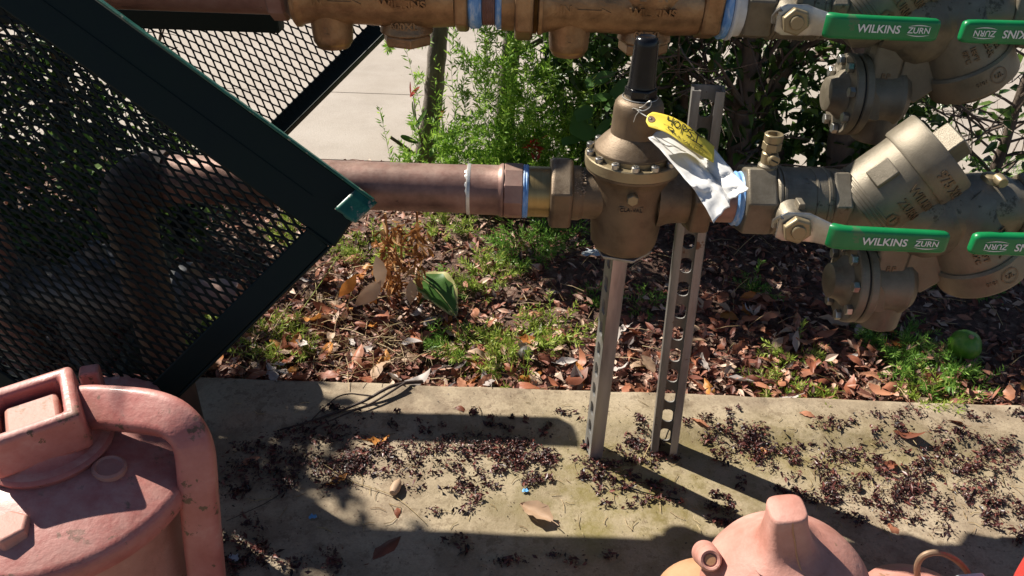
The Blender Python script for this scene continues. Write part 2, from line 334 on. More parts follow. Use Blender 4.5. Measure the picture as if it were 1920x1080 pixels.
def hexm(mb, p0, p1, r, rot=0.0, cham=0.12):
    p0, p1 = Vector(p0), Vector(p1); d = p1-p0
    Mx = Matrix.Translation(p0) @ d.to_track_quat('Z', 'Y').to_matrix().to_4x4() @ Matrix.Rotation(rot, 4, 'Z'); L = d.length
    c = min(r*cham, L*0.25)
    return mb.lathe([(0, 0), (0, r-c), (c, r), (L-c, r), (L, r-c), (L, 0)], 6, Mx)
_TXT = {}
def text_geo(s, size, extrude=0.0, bold=0.0):
    key = (s, size, extrude, bold)
    if key in _TXT: return _TXT[key]
    cu = bpy.data.curves.new('t', 'FONT'); cu.body = s; cu.size = size; cu.align_x = 'CENTER'; cu.align_y = 'CENTER'; cu.extrude = extrude; cu.offset = bold; cu.resolution_u = 3
    ob = bpy.data.objects.new('t', cu); me = ob.to_mesh()
    g = ([v.co.copy() for v in me.vertices], [tuple(p.vertices) for p in me.polygons]); ob.to_mesh_clear()
    bpy.data.objects.remove(ob); bpy.data.curves.remove(cu); _TXT[key] = g
    return g
def text_on(mb, s, size, fn, extrude=0.0006, bold=0.0):
    vs, fs = text_geo(s, size, extrude, bold); return mb.add([fn(p) for p in vs], fs)
def plane_fn(o, ex, ey):
    o, ex, ey = Vector(o), Vector(ex).normalized(), Vector(ey).normalized(); ez = ex.cross(ey)
    return lambda p: o + ex*p.x + ey*p.y + ez*p.z
def cyl_fn(o, axis, ref, r, ang, along, mode='circ', flip=1):
    """wrap text round a cylinder: mode circ = text runs round, axial = text runs along the axis"""
    o, axis, ref = Vector(o), Vector(axis).normalized(), Vector(ref); ref = (ref-axis*ref.dot(axis)).normalized(); tn = axis.cross(ref)
    def fn(p):
        if mode == 'circ': a = ang + flip*p.x/r; z = along + flip*p.y
        else: a = ang - flip*p.y/r; z = along + flip*p.x
        q = r + p.z
        return o + axis*z + (ref*math.cos(a) + tn*math.sin(a))*q
    return fn

# ================================================================== SETTING
def sheet(name, x0, x1, y0, y1, z, mat, nx=1, ny=1, fz=None, thick=None):
    mb = MB(); rows = []
    for j in range(ny+1):
        rows.append([Vector((x0+(x1-x0)*i/nx, y0+(y1-y0)*j/ny, 0)) for i in range(nx+1)])
    for r_ in rows:
        for p in r_: p.z = z + (fz(p.x, p.y) if fz else 0)
    mb.grid(rows); o = mb.build(name, mat, sharp=60, fix=False); o['kind'] = 'structure'; return o
sheet('ground', -150, 150, -150, 150, -0.09, 'ground', 8, 8)
def bed_z(x, y):
    return -0.012 + 0.012*mnoise.noise(Vector((x*6, y*6, 3.1))) + 0.007*mnoise.noise(Vector((x*19, y*19, 1.1))) + 0.02*max(0, min(1, (y-1.0)/0.6))
def pad_z(x, y):
    t = max(0.0, min(1.0, (y-0.838)/0.028)); t = t*t*(3-2*t)
    return 0.011*t + 0.0016*mnoise.noise(Vector((x*9, y*9, 0.4))) + 0.0008*mnoise.noise(Vector((x*33, y*33, 0.9)))
KY = 0.938
bed = sheet('garden_bed_soil', -2.6, 3.0, KY-0.03, 1.748, 0.0, 'soil', 200, 46, bed_z)
# concrete pad: top sheet with a rounded, slightly ragged rear edge
mb = MB(); rows = []; NX = 150
ys = [-0.9, -0.4, 0.0, 0.3, 0.45] + [0.5+0.012*i for i in range(36)] + [KY-0.008, KY-0.003]
for y in ys:
    rows.append([Vector((-2.4+5.2*i/NX, y, pad_z(-2.4+5.2*i/NX, y))) for i in range(NX+1)])
def edge_w(x): return 0.0035*mnoise.noise(Vector((x*14, 0.2, 5))) + 0.002*mnoise.noise(Vector((x*50, 0.2, 5)))
rows.append([Vector((p.x, KY+edge_w(p.x), p.z-0.002)) for p in rows[-1]])
rows.append([Vector((p.x, KY+0.004+edge_w(p.x), p.z-0.008)) for p in rows[-1]])
rows.append([Vector((p.x, KY+0.006, -0.08)) for p in rows[-1]])
mb.grid(rows); pad = mb.build('concrete_pad', 'pad', sharp=70, fix=False); pad['kind'] = 'structure'
# sidewalk slabs beyond the bed
def slab(x0, x1, y0, y1, z):
    mb = MB(); mb.box(((x0+x1)/2, (y0+y1)/2, z-0.05), (x1-x0, y1-y0, 0.1)); o = mb.build('sidewalk', 'walk', bevel=0.002, sharp=30); o['kind'] = 'structure'
slab(-4.5, 5.5, 1.745, 2.2040, 0.012); slab(-4.5, 5.5, 2.2062, 5.2, 0.0121)

# ================================================================== LOWER LINE
RP = 0.027
def ring_x(mb, x0, x1, r, y, z, seg=40, rin=None): return mb.lathe([(x0, 0), (x0, r), (x1, r), (x1, 0)], seg, T(0, y, z) @ AX)
# ---- copper pipe with elbow, coupling and adapter
cp = thing('copper_pipe', 'brown copper pipe with white solder ring running into the brass regulator', 'pipe', (xl(335), YL, 0))
mb = MB(); mb.lathe([(xl(298), 0), (xl(298), RP), (xl(880), RP), (xl(880), 0)], 40, T(0, YL, HL) @ AX); mb.build('pipe', 'copper', cp)
mb = MB(); xe = xl(298); pts = []
for i in range(13):
    a = R(90*i/12); pts.append((xe - 0.045*math.sin(a), YL, HL - 0.045 + 0.045*math.cos(a)))
mb.tube(pts, 0.0305, 28); mb.lathe([(xe-0.001, 0), (xe-0.001, .0315), (xe+0.012, .0315), (xe+0.012, 0)], 30, T(0, YL, HL) @ AX); mb.build('elbow', 'shadecopper', cp)
mb = MB(); mb.lathe([(-0.02, RP), (HL-0.04, RP)], 30, T(xe-0.045, YL, 0)); mb.build('riser', 'shadecopper', cp)
mb = MB(); mb.lathe([(xl(876), 0), (xl(876), 0.0277), (xl(877), .0286), (xl(880), .0286), (xl(883), 0.0281), (xl(883), 0)], 40, T(0, YL, HL) @ AX)
for k in range(9):
    a = R(15+k*7); mb.lathe([(0, 0), (0, .0012), (.0009, .0009), (.0013, 0)], 7, T(xl(878+random.uniform(-1, 12)), YL-0.0272*math.cos(a), HL+0.0272*math.sin(a)) @ Matrix.Rotation(math.pi/2-a, 4, 'X') @ Matrix.Diagonal((2.6, 3.2, 0.45, 1)))
mb.build('solder_ring', 'solder', cp)
mb = MB(); mb.lathe([(xl(881), 0), (xl(881), .0279), (xl(934), .0279), (xl(936), .0285), (xl(939), .0297), (xl(942), .0302), (xl(944), .0302), (xl(944), 0)], 44, T(0, YL, HL) @ AX); mb.build('coupling', 'copper', cp)
mb = MB(); mb.lathe([(xl(944.2), 0), (xl(944.2), .0294), (xl(947), .0308), (xl(978), .0308), (xl(980), .0298), (xl(980), 0)], 10, T(0, YL, HL) @ AX); mb.build('threaded_adapter', 'copper', cp, sharp=20)
mb = MB(); mb.lathe([(xl(980.2), 0), (xl(980.2), .0292), (xl(982), .0300), (xl(985), .0292), (xl(987), .0299), (xl(990), .0290), (xl(990), 0)], 40, T(0, YL, HL) @ AX); mb.build('sealant_tape', 'bluetape', cp)

# ---- pressure regulator
XR = 0.1265
pr = thing('pressure_regulator', 'brown cast brass pressure regulator with black cap, bolted bonnet and yellow tag', 'regulator', (XR, YL, 0.33))
mb = MB(); mb.lathe([(xl(990.3), 0), (xl(990.3), .0282), (xl(1030), .0282), (xl(1030), 0)], 44, T(0, YL, HL) @ AX); mb.build('union_tailpiece', 'brass', pr)
mb = MB(); hexm(mb, (xl(1030.3), YL, HL), (xl(1071), YL, HL), 0.0435, R(8), 0.06); mb.build('union_nut', 'bronze', pr, bevel=0.002, sharp=25)
mb = MB(); Mx = T(XR, YL, 0)
mb.lathe([(.338, 0), (.338, .028), (.341, .034), (.347, .0372), (.356, .0385), (.375, .0402), (.40, .0415), (.425, .0425), (.434, .045), (.438, .051), (.4405, .051), (.4405, 0)], 64, Mx)
ring_x(mb, xl(1071.5), XR-.02, .0285, YL, HL)
mb.lathe([(xl(1072), .0), (xl(1072), .0305), (xl(1085), .0305), (xl(1092), .0285)], 40, T(0, YL, HL) @ AX)
ring_x(mb, XR+.02, xl(1288), .0295, YL, HL)
mb.lathe([(XR+.03, .036), (XR+.045, .031), (XR+.055, .0295)], 40, T(0, YL, HL) @ AX)
mb.build('body', 'bronze', pr, sharp=50)
mb = MB(); hexm(mb, (xl(1288.5), YL, HL), (xl(1326), YL, HL), 0.0425, R(12), 0.06); mb.build('outlet_nut', 'bronze', pr, bevel=0.002, sharp=25)
mb = MB(); mb.lathe([(.4407, 0), (.4407, .0505), (.4415, .0522), (.4525, .0522), (.4537, .0512), (.4537, 0)], 72, Mx); mb.build('flange', 'nut', pr)
mb = MB(); mb.lathe([(.4539, .030), (.4539, .0432), (.4588, .0432)], 64, Mx); mb.build('bonnet_lip', 'nut', pr); mb = MB(); mb.lathe([(.4589, .030), (.4589, .0428), (.4612, .0424), (.4626, .0414), (.4665, .0382), (.4705, .0348), (.4745, .0308), (.4770, .0282), (.4780, .0272), (.484, .0268), (.492, .0266), (.500, .0264), (.506, .0262), (.5105, .0252), (.5135, .0232), (.5155, .0205), (.5165, .018), (.5165, 0)], 64, Mx); mb.build('bonnet', 'bronze', pr, sharp=24)
for k in range(14):
    a = 2*math.pi*(k+0.35)/14; x, y = XR+.0476*math.cos(a), YL+.0476*math.sin(a)
    mb = MB(); mb.lathe([(.4539, 0), (.4539, .0044), (.4582, .0044), (.4592, .0036), (.4592, .002), (.4570, .0018), (.4570, 0)], 12, T(x, y, 0)); mb.build('bolt', 'steel', pr)
mb = MB(); hexm(mb, (XR, YL, .5167), (XR, YL, .5285), .0172, R(20), .1); mb.build('cap_hex', 'blackcap', pr, bevel=0.0012, sharp=25)
mb = MB(); mb.lathe([(.5287, 0), (.5287, .0150), (.533, .0142), (.570, .0126), (.5755, .0122), (.5785, .0108), (.5795, .0085), (.5785, .007), (.5785, 0)], 40, T(XR, YL, 0)); cap = mb.build('cap', 'blackcap', pr, sharp=50)
mb = MB()
p0 = W(1185, 370, YL-.040); mb.lathe([(-.012, 0), (-.012, .0075), (0, .0072), (.0016, .0066), (.0016, 0)], 20, T(*p0) @ AYF); mb.build('plug_boss', 'bronze', pr)
mb = MB(); hexm(mb, p0+Vector((0, -.0016, 0)), p0+Vector((0, -.0095, .0)), .0066, 0, .15); mb.build('plug', 'nut', pr, sharp=25)
mb = MB(); pn = W(1183, 394, YL-.0408); mb.box(pn+Vector((0, .0, 0)), (.026, .0016, .0075)); mb.build('name_plate', 'bronze', pr, bevel=.0005)
mb = MB(); text_on(mb, 'CLA-VAL', .0062, plane_fn(pn+Vector((0, -.0011, 0)), (1, 0, 0), (0, 0, 1)), .0006); mb.build('lettering', 'shadecopper', pr, flat=True)
mb = MB(); mb.lathe([(.3335, 0), (.3335, .0335), (.3378, .0355), (.3378, 0)], 6, T(XR, YL, 0) @ Matrix.Rotation(R(15), 4, 'Z')); mb.build('base_plate', 'galv', pr, bevel=.0008, sharp=25)
# soil smear on the inlet
mb = MB()
for k in range(60):
    a = R(random.uniform(20, 80)); x = xl(random.uniform(1074, 1094)); s_ = random.uniform(.0006, .0016)
    mb.box((x, YL-.0298*math.cos(a), HL+.0298*math.sin(a)), (s_*1.6, s_, s_), Matrix.Rotation(random.random()*3, 4, 'Z'))
mb.build('dried_mud', 'mud', pr, flat=True)

# ---- nipple between regulator and valve
np_ = thing('pipe_nipple', 'short brown pipe nipple with blue sealant between regulator and lower ball valve', 'pipe', (xl(1350), YL, HL-.027))
mb = MB(); ring_x(mb, xl(1326.3), xl(1374), .0272, YL, HL); mb.build('pipe', 'copper', np_)
mb = MB(); mb.lathe([(xl(1372), .0), (xl(1372), .0285), (xl(1375), .0306), (xl(1380), .0296), (xl(1384), .0308), (xl(1387), .0296), (xl(1387), 0)], 40, T(0, YL, HL) @ AX); mb.build('sealant_tape', 'bluetape', np_)

# ---- ball valve (local frame: stem axis at origin of pipe axis)
def ball_valve(label, group, mirror=1, cock=True):
    ox, oy, oz = 0.316, YL, HL
    t = thing('ball_valve', label, 'valve', (ox, oy, oz), group)
    s = mirror
    def X(v): return ox + s*v
    sx = ox - s*.020
    def XS(v): return sx + s*v*.895
    mb = MB(); hexm(mb, (X(-.066), oy, oz), (X(-.033), oy, oz), .0415, R(12), .05); mb.build('hex_end', 'grey_bronze', t, bevel=.0016, sharp=25)
    mb = MB(); hexm(mb, (X(.028), oy, oz), (X(.048), oy, oz), .0405, R(12), .05); mb.build('hex_end', 'grey_bronze', t, bevel=.0016, sharp=25)
    mb = MB(); pf = [(-.033, 0), (-.033, .0365), (-.031, .0385), (-.0285, .0385), (-.0275, .0372), (-.0265, .0385), (-.024, .0385), (-.023, .0372), (.008, .0372), (.0085, .0382), (.0105, .0382), (.011, .0372), (.021, .0372), (.0215, .0382), (.0245, .0382), (.026, .0365), (.028, .036), (.028, 0)]
    if s < 0: pf = [(-a, r) for a, r in pf][::-1]
    mb.lathe(pf, 56, T(ox, oy, oz) @ AX); mb.build('body', 'grey_bronze', t, sharp=40)
    mb = MB(); mb.lathe([(.025, 0), (.025, .019), (.050, .0165), (.058, .0145), (.060, .0125), (.060, 0)], 32, T(sx, oy, oz) @ AYF); mb.build('stem_boss', 'grey_bronze', t)
    mb = MB(); mb.box((XS(.006), oy-.046, oz+.019), (.007, .016, .007)); mb.build('stop_lug', 'grey_bronze', t, bevel=.001)
    # lever: bent plate and vinyl grip
    yb = oy-.0625
    path = [(-.021, 0), (-.012, 0), (.013, 0), (.024, -.006), (.034, -.0135), (.040, -.017)]
    hts = [.026, .034, .034, .029, .026, .024]
    mb = MB(); mb.sweep([(XS(a), yb+b, oz) for a, b in path], [rrect(.0028, h, .0012, 2) for h in hts], (0, 1, 0)); lever = mb.build('lever', 'steel', t, sharp=40, bevel=.0004)
    mb = MB()
    hook = [(XS(-.018), yb-.001, oz+.012), (XS(-.021), yb+.003, oz+.008), (XS(-.0225), yb+.008, oz+.002), (XS(-.021), yb+.010, oz-.006)]
    mb.tube(hook, .0028, 8); mb.build('stop_tab', 'steel', lever)
    gp = [(.034, -.0135, .0245), (.036, -.0148, .0265), (.042, -.0178, .027), (.050, -.0195, .0262), (.10, -.0205, .0252), (.150, -.0215, .0248), (.162, -.0218, .0240), (.1665, -.0219, .021), (.168, -.022, .014)]
    th = [.0075, .0105, .0118, .012, .0122, .012, .0115, .0095, .005]
    mb = MB(); mb.sweep([(XS(a), yb+b, oz) for a, b, h in gp], [rrect(w, h, min(w, h)*.42, 4) for (a, b, h), w in zip(gp, th)], (0, 1, 0)); grip = mb.build('grip', 'greengrip', t, sharp=50)
    # print on the grip; the far valve is the same casting turned round, so its print reads upside down
    yo = yb-.0205-.0062; ex = (s, 0, -0.0); ey = (0, 0, s)
    ex = Vector((s*1.0, -.014, 0)) if s > 0 else Vector((-1.0, -.014, 0))
    xc = 0.108
    mb = MB(); text_on(mb, 'WILKINS', .0118, plane_fn((XS(xc-.014), yo-.0001-.0004, oz), ex, ey), .0002, .00022)
    o2 = (XS(xc+.034), yo-.0006-.0006, oz)
    text_on(mb, 'ZURN', .0088, plane_fn(o2, ex, ey), .0002, .0001)
    f2 = plane_fn(o2, ex, ey)
    for sg in (1, -1):
        arc_o = [Vector((x_, sg*(.0062-.0022*(x_/.0128)**2), 0)) for x_ in [(-.0128+.0256*i/12) for i in range(13)]]
        arc_i = [Vector((p.x, sg*(.0052-.0012*(p.x/.0128)**2), 0)) for p in arc_o]
        mb.add([f2(p) for p in arc_o+arc_i], [(i, i+1, 14+i, 13+i) for i in range(12)])
    mb.build('lettering', 'whiteink', grip, flat=True)
    mb = MB(); hexm(mb, (sx, yb-.0014, oz), (sx, yb-.0115, oz), .0155, R(14), .12); nut = mb.build('stem_nut', 'nut', t, bevel=.0008, sharp=25)
    mb = MB(); mb.lathe([(.0115, 0), (.0115, .0078), (.0135, .0078), (.0145, .0068), (.0145, 0)], 24, T(sx, yb, oz) @ AYF); mb.build('stem', 'nut', nut)
    mb = MB(); text_on(mb, '2', .011, cyl_fn((ox, oy, oz), (1, 0, 0), (0, -.55, 1), .0374, 0, s*-.002, 'axial', s), .0005); mb.build('size_mark', 'grey_bronze', t, flat=True)
    if cock:
        cx, cz = X(-.042), oz+.036
        mb = MB(); mb.lathe([(-.006, 0), (-.006, .011), (.006, .0105), (.009, .008), (.009, 0)], 20, T(cx, oy, cz)); mb.build('test_cock_boss', 'grey_bronze', t)
        mb = MB(); mb.lathe([(.009, 0), (.009, .0085), (.020, .0088), (.0215, .0075), (.023, .0075)], 20, T(cx, oy, cz)); hexm(mb, (cx, oy, cz+.023), (cx, oy, cz+.0325), .0102, .2, .08)
        mb.lathe([(.0325, .0075), (.0335, .0098), (.041, .0102), (.0418, .0095), (.0418, .0068), (.034, .0065), (.034, 0)], 22, T(cx, oy, cz)); ck = mb.build('test_cock', 'nut', t, sharp=35)
        mb = MB(); mb.lathe([(.004, 0), (.004, .0068), (.0125, .0062), (.0135, .0052), (.0135, 0)], 18, T(cx+.002, oy, cz+.016) @ AYF); sc_ = mb.build('shutoff_screw', 'nut', ck)
        mb = MB(); mb.box((cx+.002, oy-.0137, cz+.016), (.0085, .0008, .0014), Matrix.Rotation(R(25), 4, 'Y')); mb.build('screw_slot', 'ink', ck)
    return t
GV = 'green handled ball valves on the two pipe lines'
v1 = ball_valve('ball valve with upright test cock and green lever on the lower line', GV)
# ---- backflow preventer body
def backflow(label, group):
    ox, oy, oz = 0.316, YL, HL
    t = thing('backflow_preventer', label, 'backflow preventer', (ox+.12, oy, oz), group)
    def P(x, z, y=0): return Vector((ox+x, oy+y, oz+z))
    mb = MB(); mb.lathe([(.0483, 0), (.0483, .033), (.0505, .0345), (.053, .0325), (.053, 0)], 40, T(ox, oy, oz) @ AX); mb.build('sealant_tape', 'whitetape', t)
    mb = MB(); mb.lathe([(.0532, 0), (.0532, .031), (.057, .034), (.070, .0335), (.085, .034), (.10, .036)], 44, T(ox, oy, oz) @ AX)
    ax1 = Vector((.70, 0, .714)).normalized(); c1 = P(.140, .066)      # end of first check bonnet
    Mx1 = Matrix.Translation(c1) @ ax1.to_track_quat('Z', 'Y').to_matrix().to_4x4()
    mb.lathe([(-.125, 0), (-.125, .030), (-.112, .041), (-.10, .044), (-.0995, .0452), (-.034, .0452)], 56, Mx1)
    for z_ in (-.096, -.092, -.088): mb.lathe([(z_, .0452), (z_+.0006, .0459), (z_+.0024, .0459), (z_+.003, .0452)], 56, Mx1)
    body1 = mb.build('first_check_body', 'grey_bronze', t, sharp=40)
    mb = MB(); mb.lathe([(-.034, 0), (-.034, .0478), (-.031, .0492), (-.003, .0492), (0, .0478), (0, .0425), (-.006, .0420), (-.0075, .040), (-.0075, 0)], 64, Mx1); cap1 = mb.build('first_check_cap', 'grey_bronze', t, sharp=35)
    mb = MB(); mb.lathe([(-.0075, .0), (-.0075, .0225), (.020, .0215), (.022, .0195), (.022, 0)], 4, Mx1 @ Matrix.Rotation(R(25), 4, 'Z')); mb.build('square_plug', 'grey_bronze', cap1, bevel=.0015, sharp=25)
    bs = Mx1 @ Vector((0, 0, -.060)); nrm = Vector((-.55, -.55, .5)); nrm = (nrm-ax1*nrm.dot(ax1)).normalized(); tn = ax1.cross(nrm)
    mb = MB(); rot = Matrix((ax1, tn, nrm)).transposed(); mb.box(bs+nrm*.0445, (.026, .022, .011), rot); mb.build('cast_pad', 'grey_bronze', t, bevel=.0015)
    # lettering cast on the bonnet
    mb = MB(); ref = Vector((0, -1, 0)); fw = 1
    A = R(16)
    text_on(mb, '975 XL2', .0150, cyl_fn(c1, ax1, ref, .0494, A+.02, -.0180, 'circ', 1), .0010, .0004)
    text_on(mb, 'WILKINS', .0130, cyl_fn(c1, ax1, ref, .0454, A, -.047, 'circ', 1), .0010, .0004)
    text_on(mb, 'ZURN', .0130, cyl_fn(c1, ax1, ref, .0454, A-.04, -.063, 'circ', 1), .0010, .0004)
    fl = cyl_fn(c1, ax1, ref, .0454, A-.08, -.081, 'circ', 1)
    hx = [Vector((.010*math.cos(R(60*k+30)), .008*math.sin(R(60*k+30)), 0)) for k in range(6)]
    hi = [p*.72 for p in hx]
    mb.add([fl(p+Vector((0, 0, .0009))) for p in hx+hi], [(k, (k+1) % 6, 6+(k+1) % 6, 6+k) for k in range(6)])
    text_on(mb, 'F', .010, fl, .0009, .0003)
    text_on(mb, 'R', .009, cyl_fn(c1, ax1, ref, .0454, A-.05, -.096, 'circ', 1), .0009, .0003)
    mb.build('cast_lettering', 'bronze', t, flat=True)
    # central chamber
    mb = MB(); mb.lathe([(-.047, 0), (-.045, .012), (-.036, .030), (-.018, .043), (0, .047), (.018, .043), (.036, .030), (.045, .012), (.047, 0)], 44, T(*P(.150, -.014)) @ AX)
    mb.lathe([(.10, .036), (.13, .042), (.17, .043), (.20, .038)], 44, T(ox, oy, oz-.008) @ AX)
    body2 = mb.build('centre_chamber', 'grey_bronze', t, sharp=60)
    ax2 = Vector((.56, -.06, -.83)).normalized(); c2 = P(.232, -.078, -.006)
    Mx2 = Matrix.Translation(c2) @ ax2.to_track_quat('Z', 'Y').to_matrix().to_4x4()
    mb = MB(); mb.lathe([(-.115, 0), (-.115, .032), (-.10, .043), (-.030, .0455)], 56, Mx2); mb.build('second_check_body', 'grey_bronze', t, sharp=40)
    mb = MB(); mb.lathe([(-.032, 0), (-.032, .0472), (-.029, .0496), (-.002, .0500), (.001, .0485), (.003, .043), (.010, .036), (.013, .02), (.014, 0)], 64, Mx2); cap2 = mb.build('second_check_cap', 'grey_bronze', t, sharp=35)
    mb = MB()
    f3 = cyl_fn(c2, ax2, (0, -1, 0), .0503, R(-14), -.0155, 'circ', -1)
    ci = [Vector((.0085*math.cos(2*math.pi*k/24), .0085*math.sin(2*math.pi*k/24), .0007)) for k in range(24)]
    co = [Vector((.0098*math.cos(2*math.pi*k/24), .0098*math.sin(2*math.pi*k/24), .0007)) for k in range(24)]
    mb.add([f3(p) for p in ci+co], [(k, (k+1) % 24, 24+(k+1) % 24, 24+k) for k in range(24)])
    text_on(mb, 'UL', .008, f3, .0007, .0002)
    text_on(mb, '0101', .0065, cyl_fn(c2, ax2, (0, -1, 0), .0503, R(8), -.0155, 'circ', -1), .0006)
    text_on(mb, '175 PSI', .0098, cyl_fn(c2, ax2, (0, -1, 0), .0458, R(-30), -.058, 'axial', 1), .0008, .0003)
    text_on(mb, '12 BAR', .0098, cyl_fn(c2, ax2, (0, -1, 0), .0458, R(-16), -.055, 'axial', 1), .0008, .0003)
    text_on(mb, '180°F', .0080, cyl_fn(c2, ax2, (0, -1, 0), .0458, R(4), -.052, 'axial', 1), .0007, .0002)
    text_on(mb, '82°C', .0080, cyl_fn(c2, ax2, (0, -1, 0), .0458, R(15), -.052, 'axial', 1), .0007, .0002)
    mb.build('cast_lettering', 'bronze', cap2, flat=True)
    # outlet barrel and bleed screw
    mb = MB(); mb.lathe([(.165, 0), (.165, .031), (.185, .0375), (.20, .0385), (.222, .0375), (.230, .034), (.2365, .033), (.2365, 0)], 48, T(ox, oy, oz) @ AX); mb.build('outlet_barrel', 'grey_bronze', t, sharp=45)
    mb = MB(); mb.lathe([(.030, 0), (.030, .012), (.041, .010), (.043, .007), (.043, 0)], 20, T(ox+.200, oy-.006, oz)); mb.lathe([(.0, 0), (.0, .0062), (.012, .006), (.0135, .005), (.0135, 0)], 16, T(ox+.203, oy-.012, oz+.041) @ AYF); mb.build('bleed_screw', 'nut', t)
    # relief valve hanging below: two bolted discs with a chamber on each side
    fz, fx = -.103, .078
    mb = MB(); mb.lathe([(-.020, 0), (-.020, .016), (-.018, .0205), (-.009, .0225), (-.004, .027), (0, .0305), (0, 0)], 40, T(*P(fx, fz)) @ AX); mb.build('relief_cover', 'grey_bronze', t, sharp=40)
    def disc(x0, x1, nm):
        mb = MB(); mb.lathe([(x0, 0), (x0, .0475), (x0+.0015, .0492), (x1-.0015, .0492), (x1, .0475), (x1, 0)], 56, T(*P(fx, fz)) @ AX)
        return mb.build(nm, 'grey_bronze', t, sharp=30)
    d1 = disc(.0002, .0105, 'relief_flange'); disc(.0125, .0225, 'relief_flange')
    mb = MB(); mb.lathe([(.0106, 0), (.0106, .0465), (.0124, .0465), (.0124, 0)], 48, T(*P(fx, fz)) @ AX); mb.build('diaphragm_edge', 'ink', t)
    for k in range(8):
        a = 2*math.pi*(k+.5)/8; c = P(fx, fz)+Vector((0, .0412*math.cos(a), .0412*math.sin(a)))
        mb = MB(); hexm(mb, c+Vector((.0001, 0, 0)), c+Vector((-.0068, 0, 0)), .0066, .3*k, .12); mb.build('bolt', 'steel', t, sharp=25)
    # ribs on the disc and rear chamber with drain spout
    mb = MB(); mb.lathe([(.0226, 0), (.0226, .037), (.030, .0345), (.045, .034), (.060, .0352), (.0612, .0362), (.066, .0362), (.068, .034), (.074, .030), (.077, .02), (.078, 0)], 44, T(*P(fx, fz)) @ AX)
    mb.build('relief_chamber', 'grey_bronze', t, sharp=40)
    mb = MB(); mb.lathe([(-.056, 0), (-.056, .023), (-.054, .0255), (-.030, .026), (0, .028)], 36, T(*P(fx+.052, fz))); mb.build('drain_spout', 'grey_bronze', t, sharp=40)
    mb = MB(); mb.box(P(fx+.040, fz+.052), (.036, .040, .070)); mb.build('relief_neck', 'grey_bronze', t, bevel=.004)
    mb = MB(); poly = [P(fx+.058, fz+.07, -.017), P(fx+.058, fz+.005, -.017), P(fx+.085, fz-.004, -.017), P(fx+.115, fz+.022, -.017), P(fx+.118, fz+.065, -.017)]
    mb.prism(poly, (0, 0, 0), (0, .034, 0)); mb.build('casting_web', 'grey_bronze', t, bevel=.003)
    mb = MB(); poly = [P(fx+.0226, fz+.022, -.034), P(fx+.034, fz+.008, -.0335), P(fx+.040, fz-.018, -.0335), P(fx+.034, fz-.02, -.034), P(fx+.0226, fz-.016, -.035)]
    mb.prism(poly, (0, -.002, 0), (0, .008, 0)); mb.build('chamber_rib', 'grey_bronze', t, bevel=.0008)
    mb = MB(); text_on(mb, 'RP', .0105, plane_fn(P(fx+.040, fz+.030, -.0203), (1, 0, 0), (0, 0, 1)), .0006, .0002)
    mb.build('cast_mark', 'bronze', t, flat=True)
    mb = MB(); mb.box(P(.080, .0, -.0365), (.020, .012, .034)); mb.build('cast_boss', 'grey_bronze', t, bevel=.003)
    return t
GB = 'backflow preventers on the two pipe lines'
b1 = backflow('grey bronze backflow preventer on the lower line, angled bonnet with square plug', GB)
v2 = ball_valve('lower line ball valve cut off by the right edge, only its lever end shows', GV, -1, False)
v2.location.x += 0.285
DU = Vector((xu(1493)*KU-.316, YU-YL, HU-HL))
v3 = copy_tree(v1); v3.location += DU; v3['label'] = 'ball valve with green lever on the upper line beside the white taped joint'
b2 = copy_tree(b1); b2.location += DU; b2['label'] = 'grey backflow preventer on the upper line along the top edge, half in shadow'
v4 = copy_tree(v2); v4.location += DU; v4['label'] = 'upper line ball valve cut off by the right edge, lever tip showing'

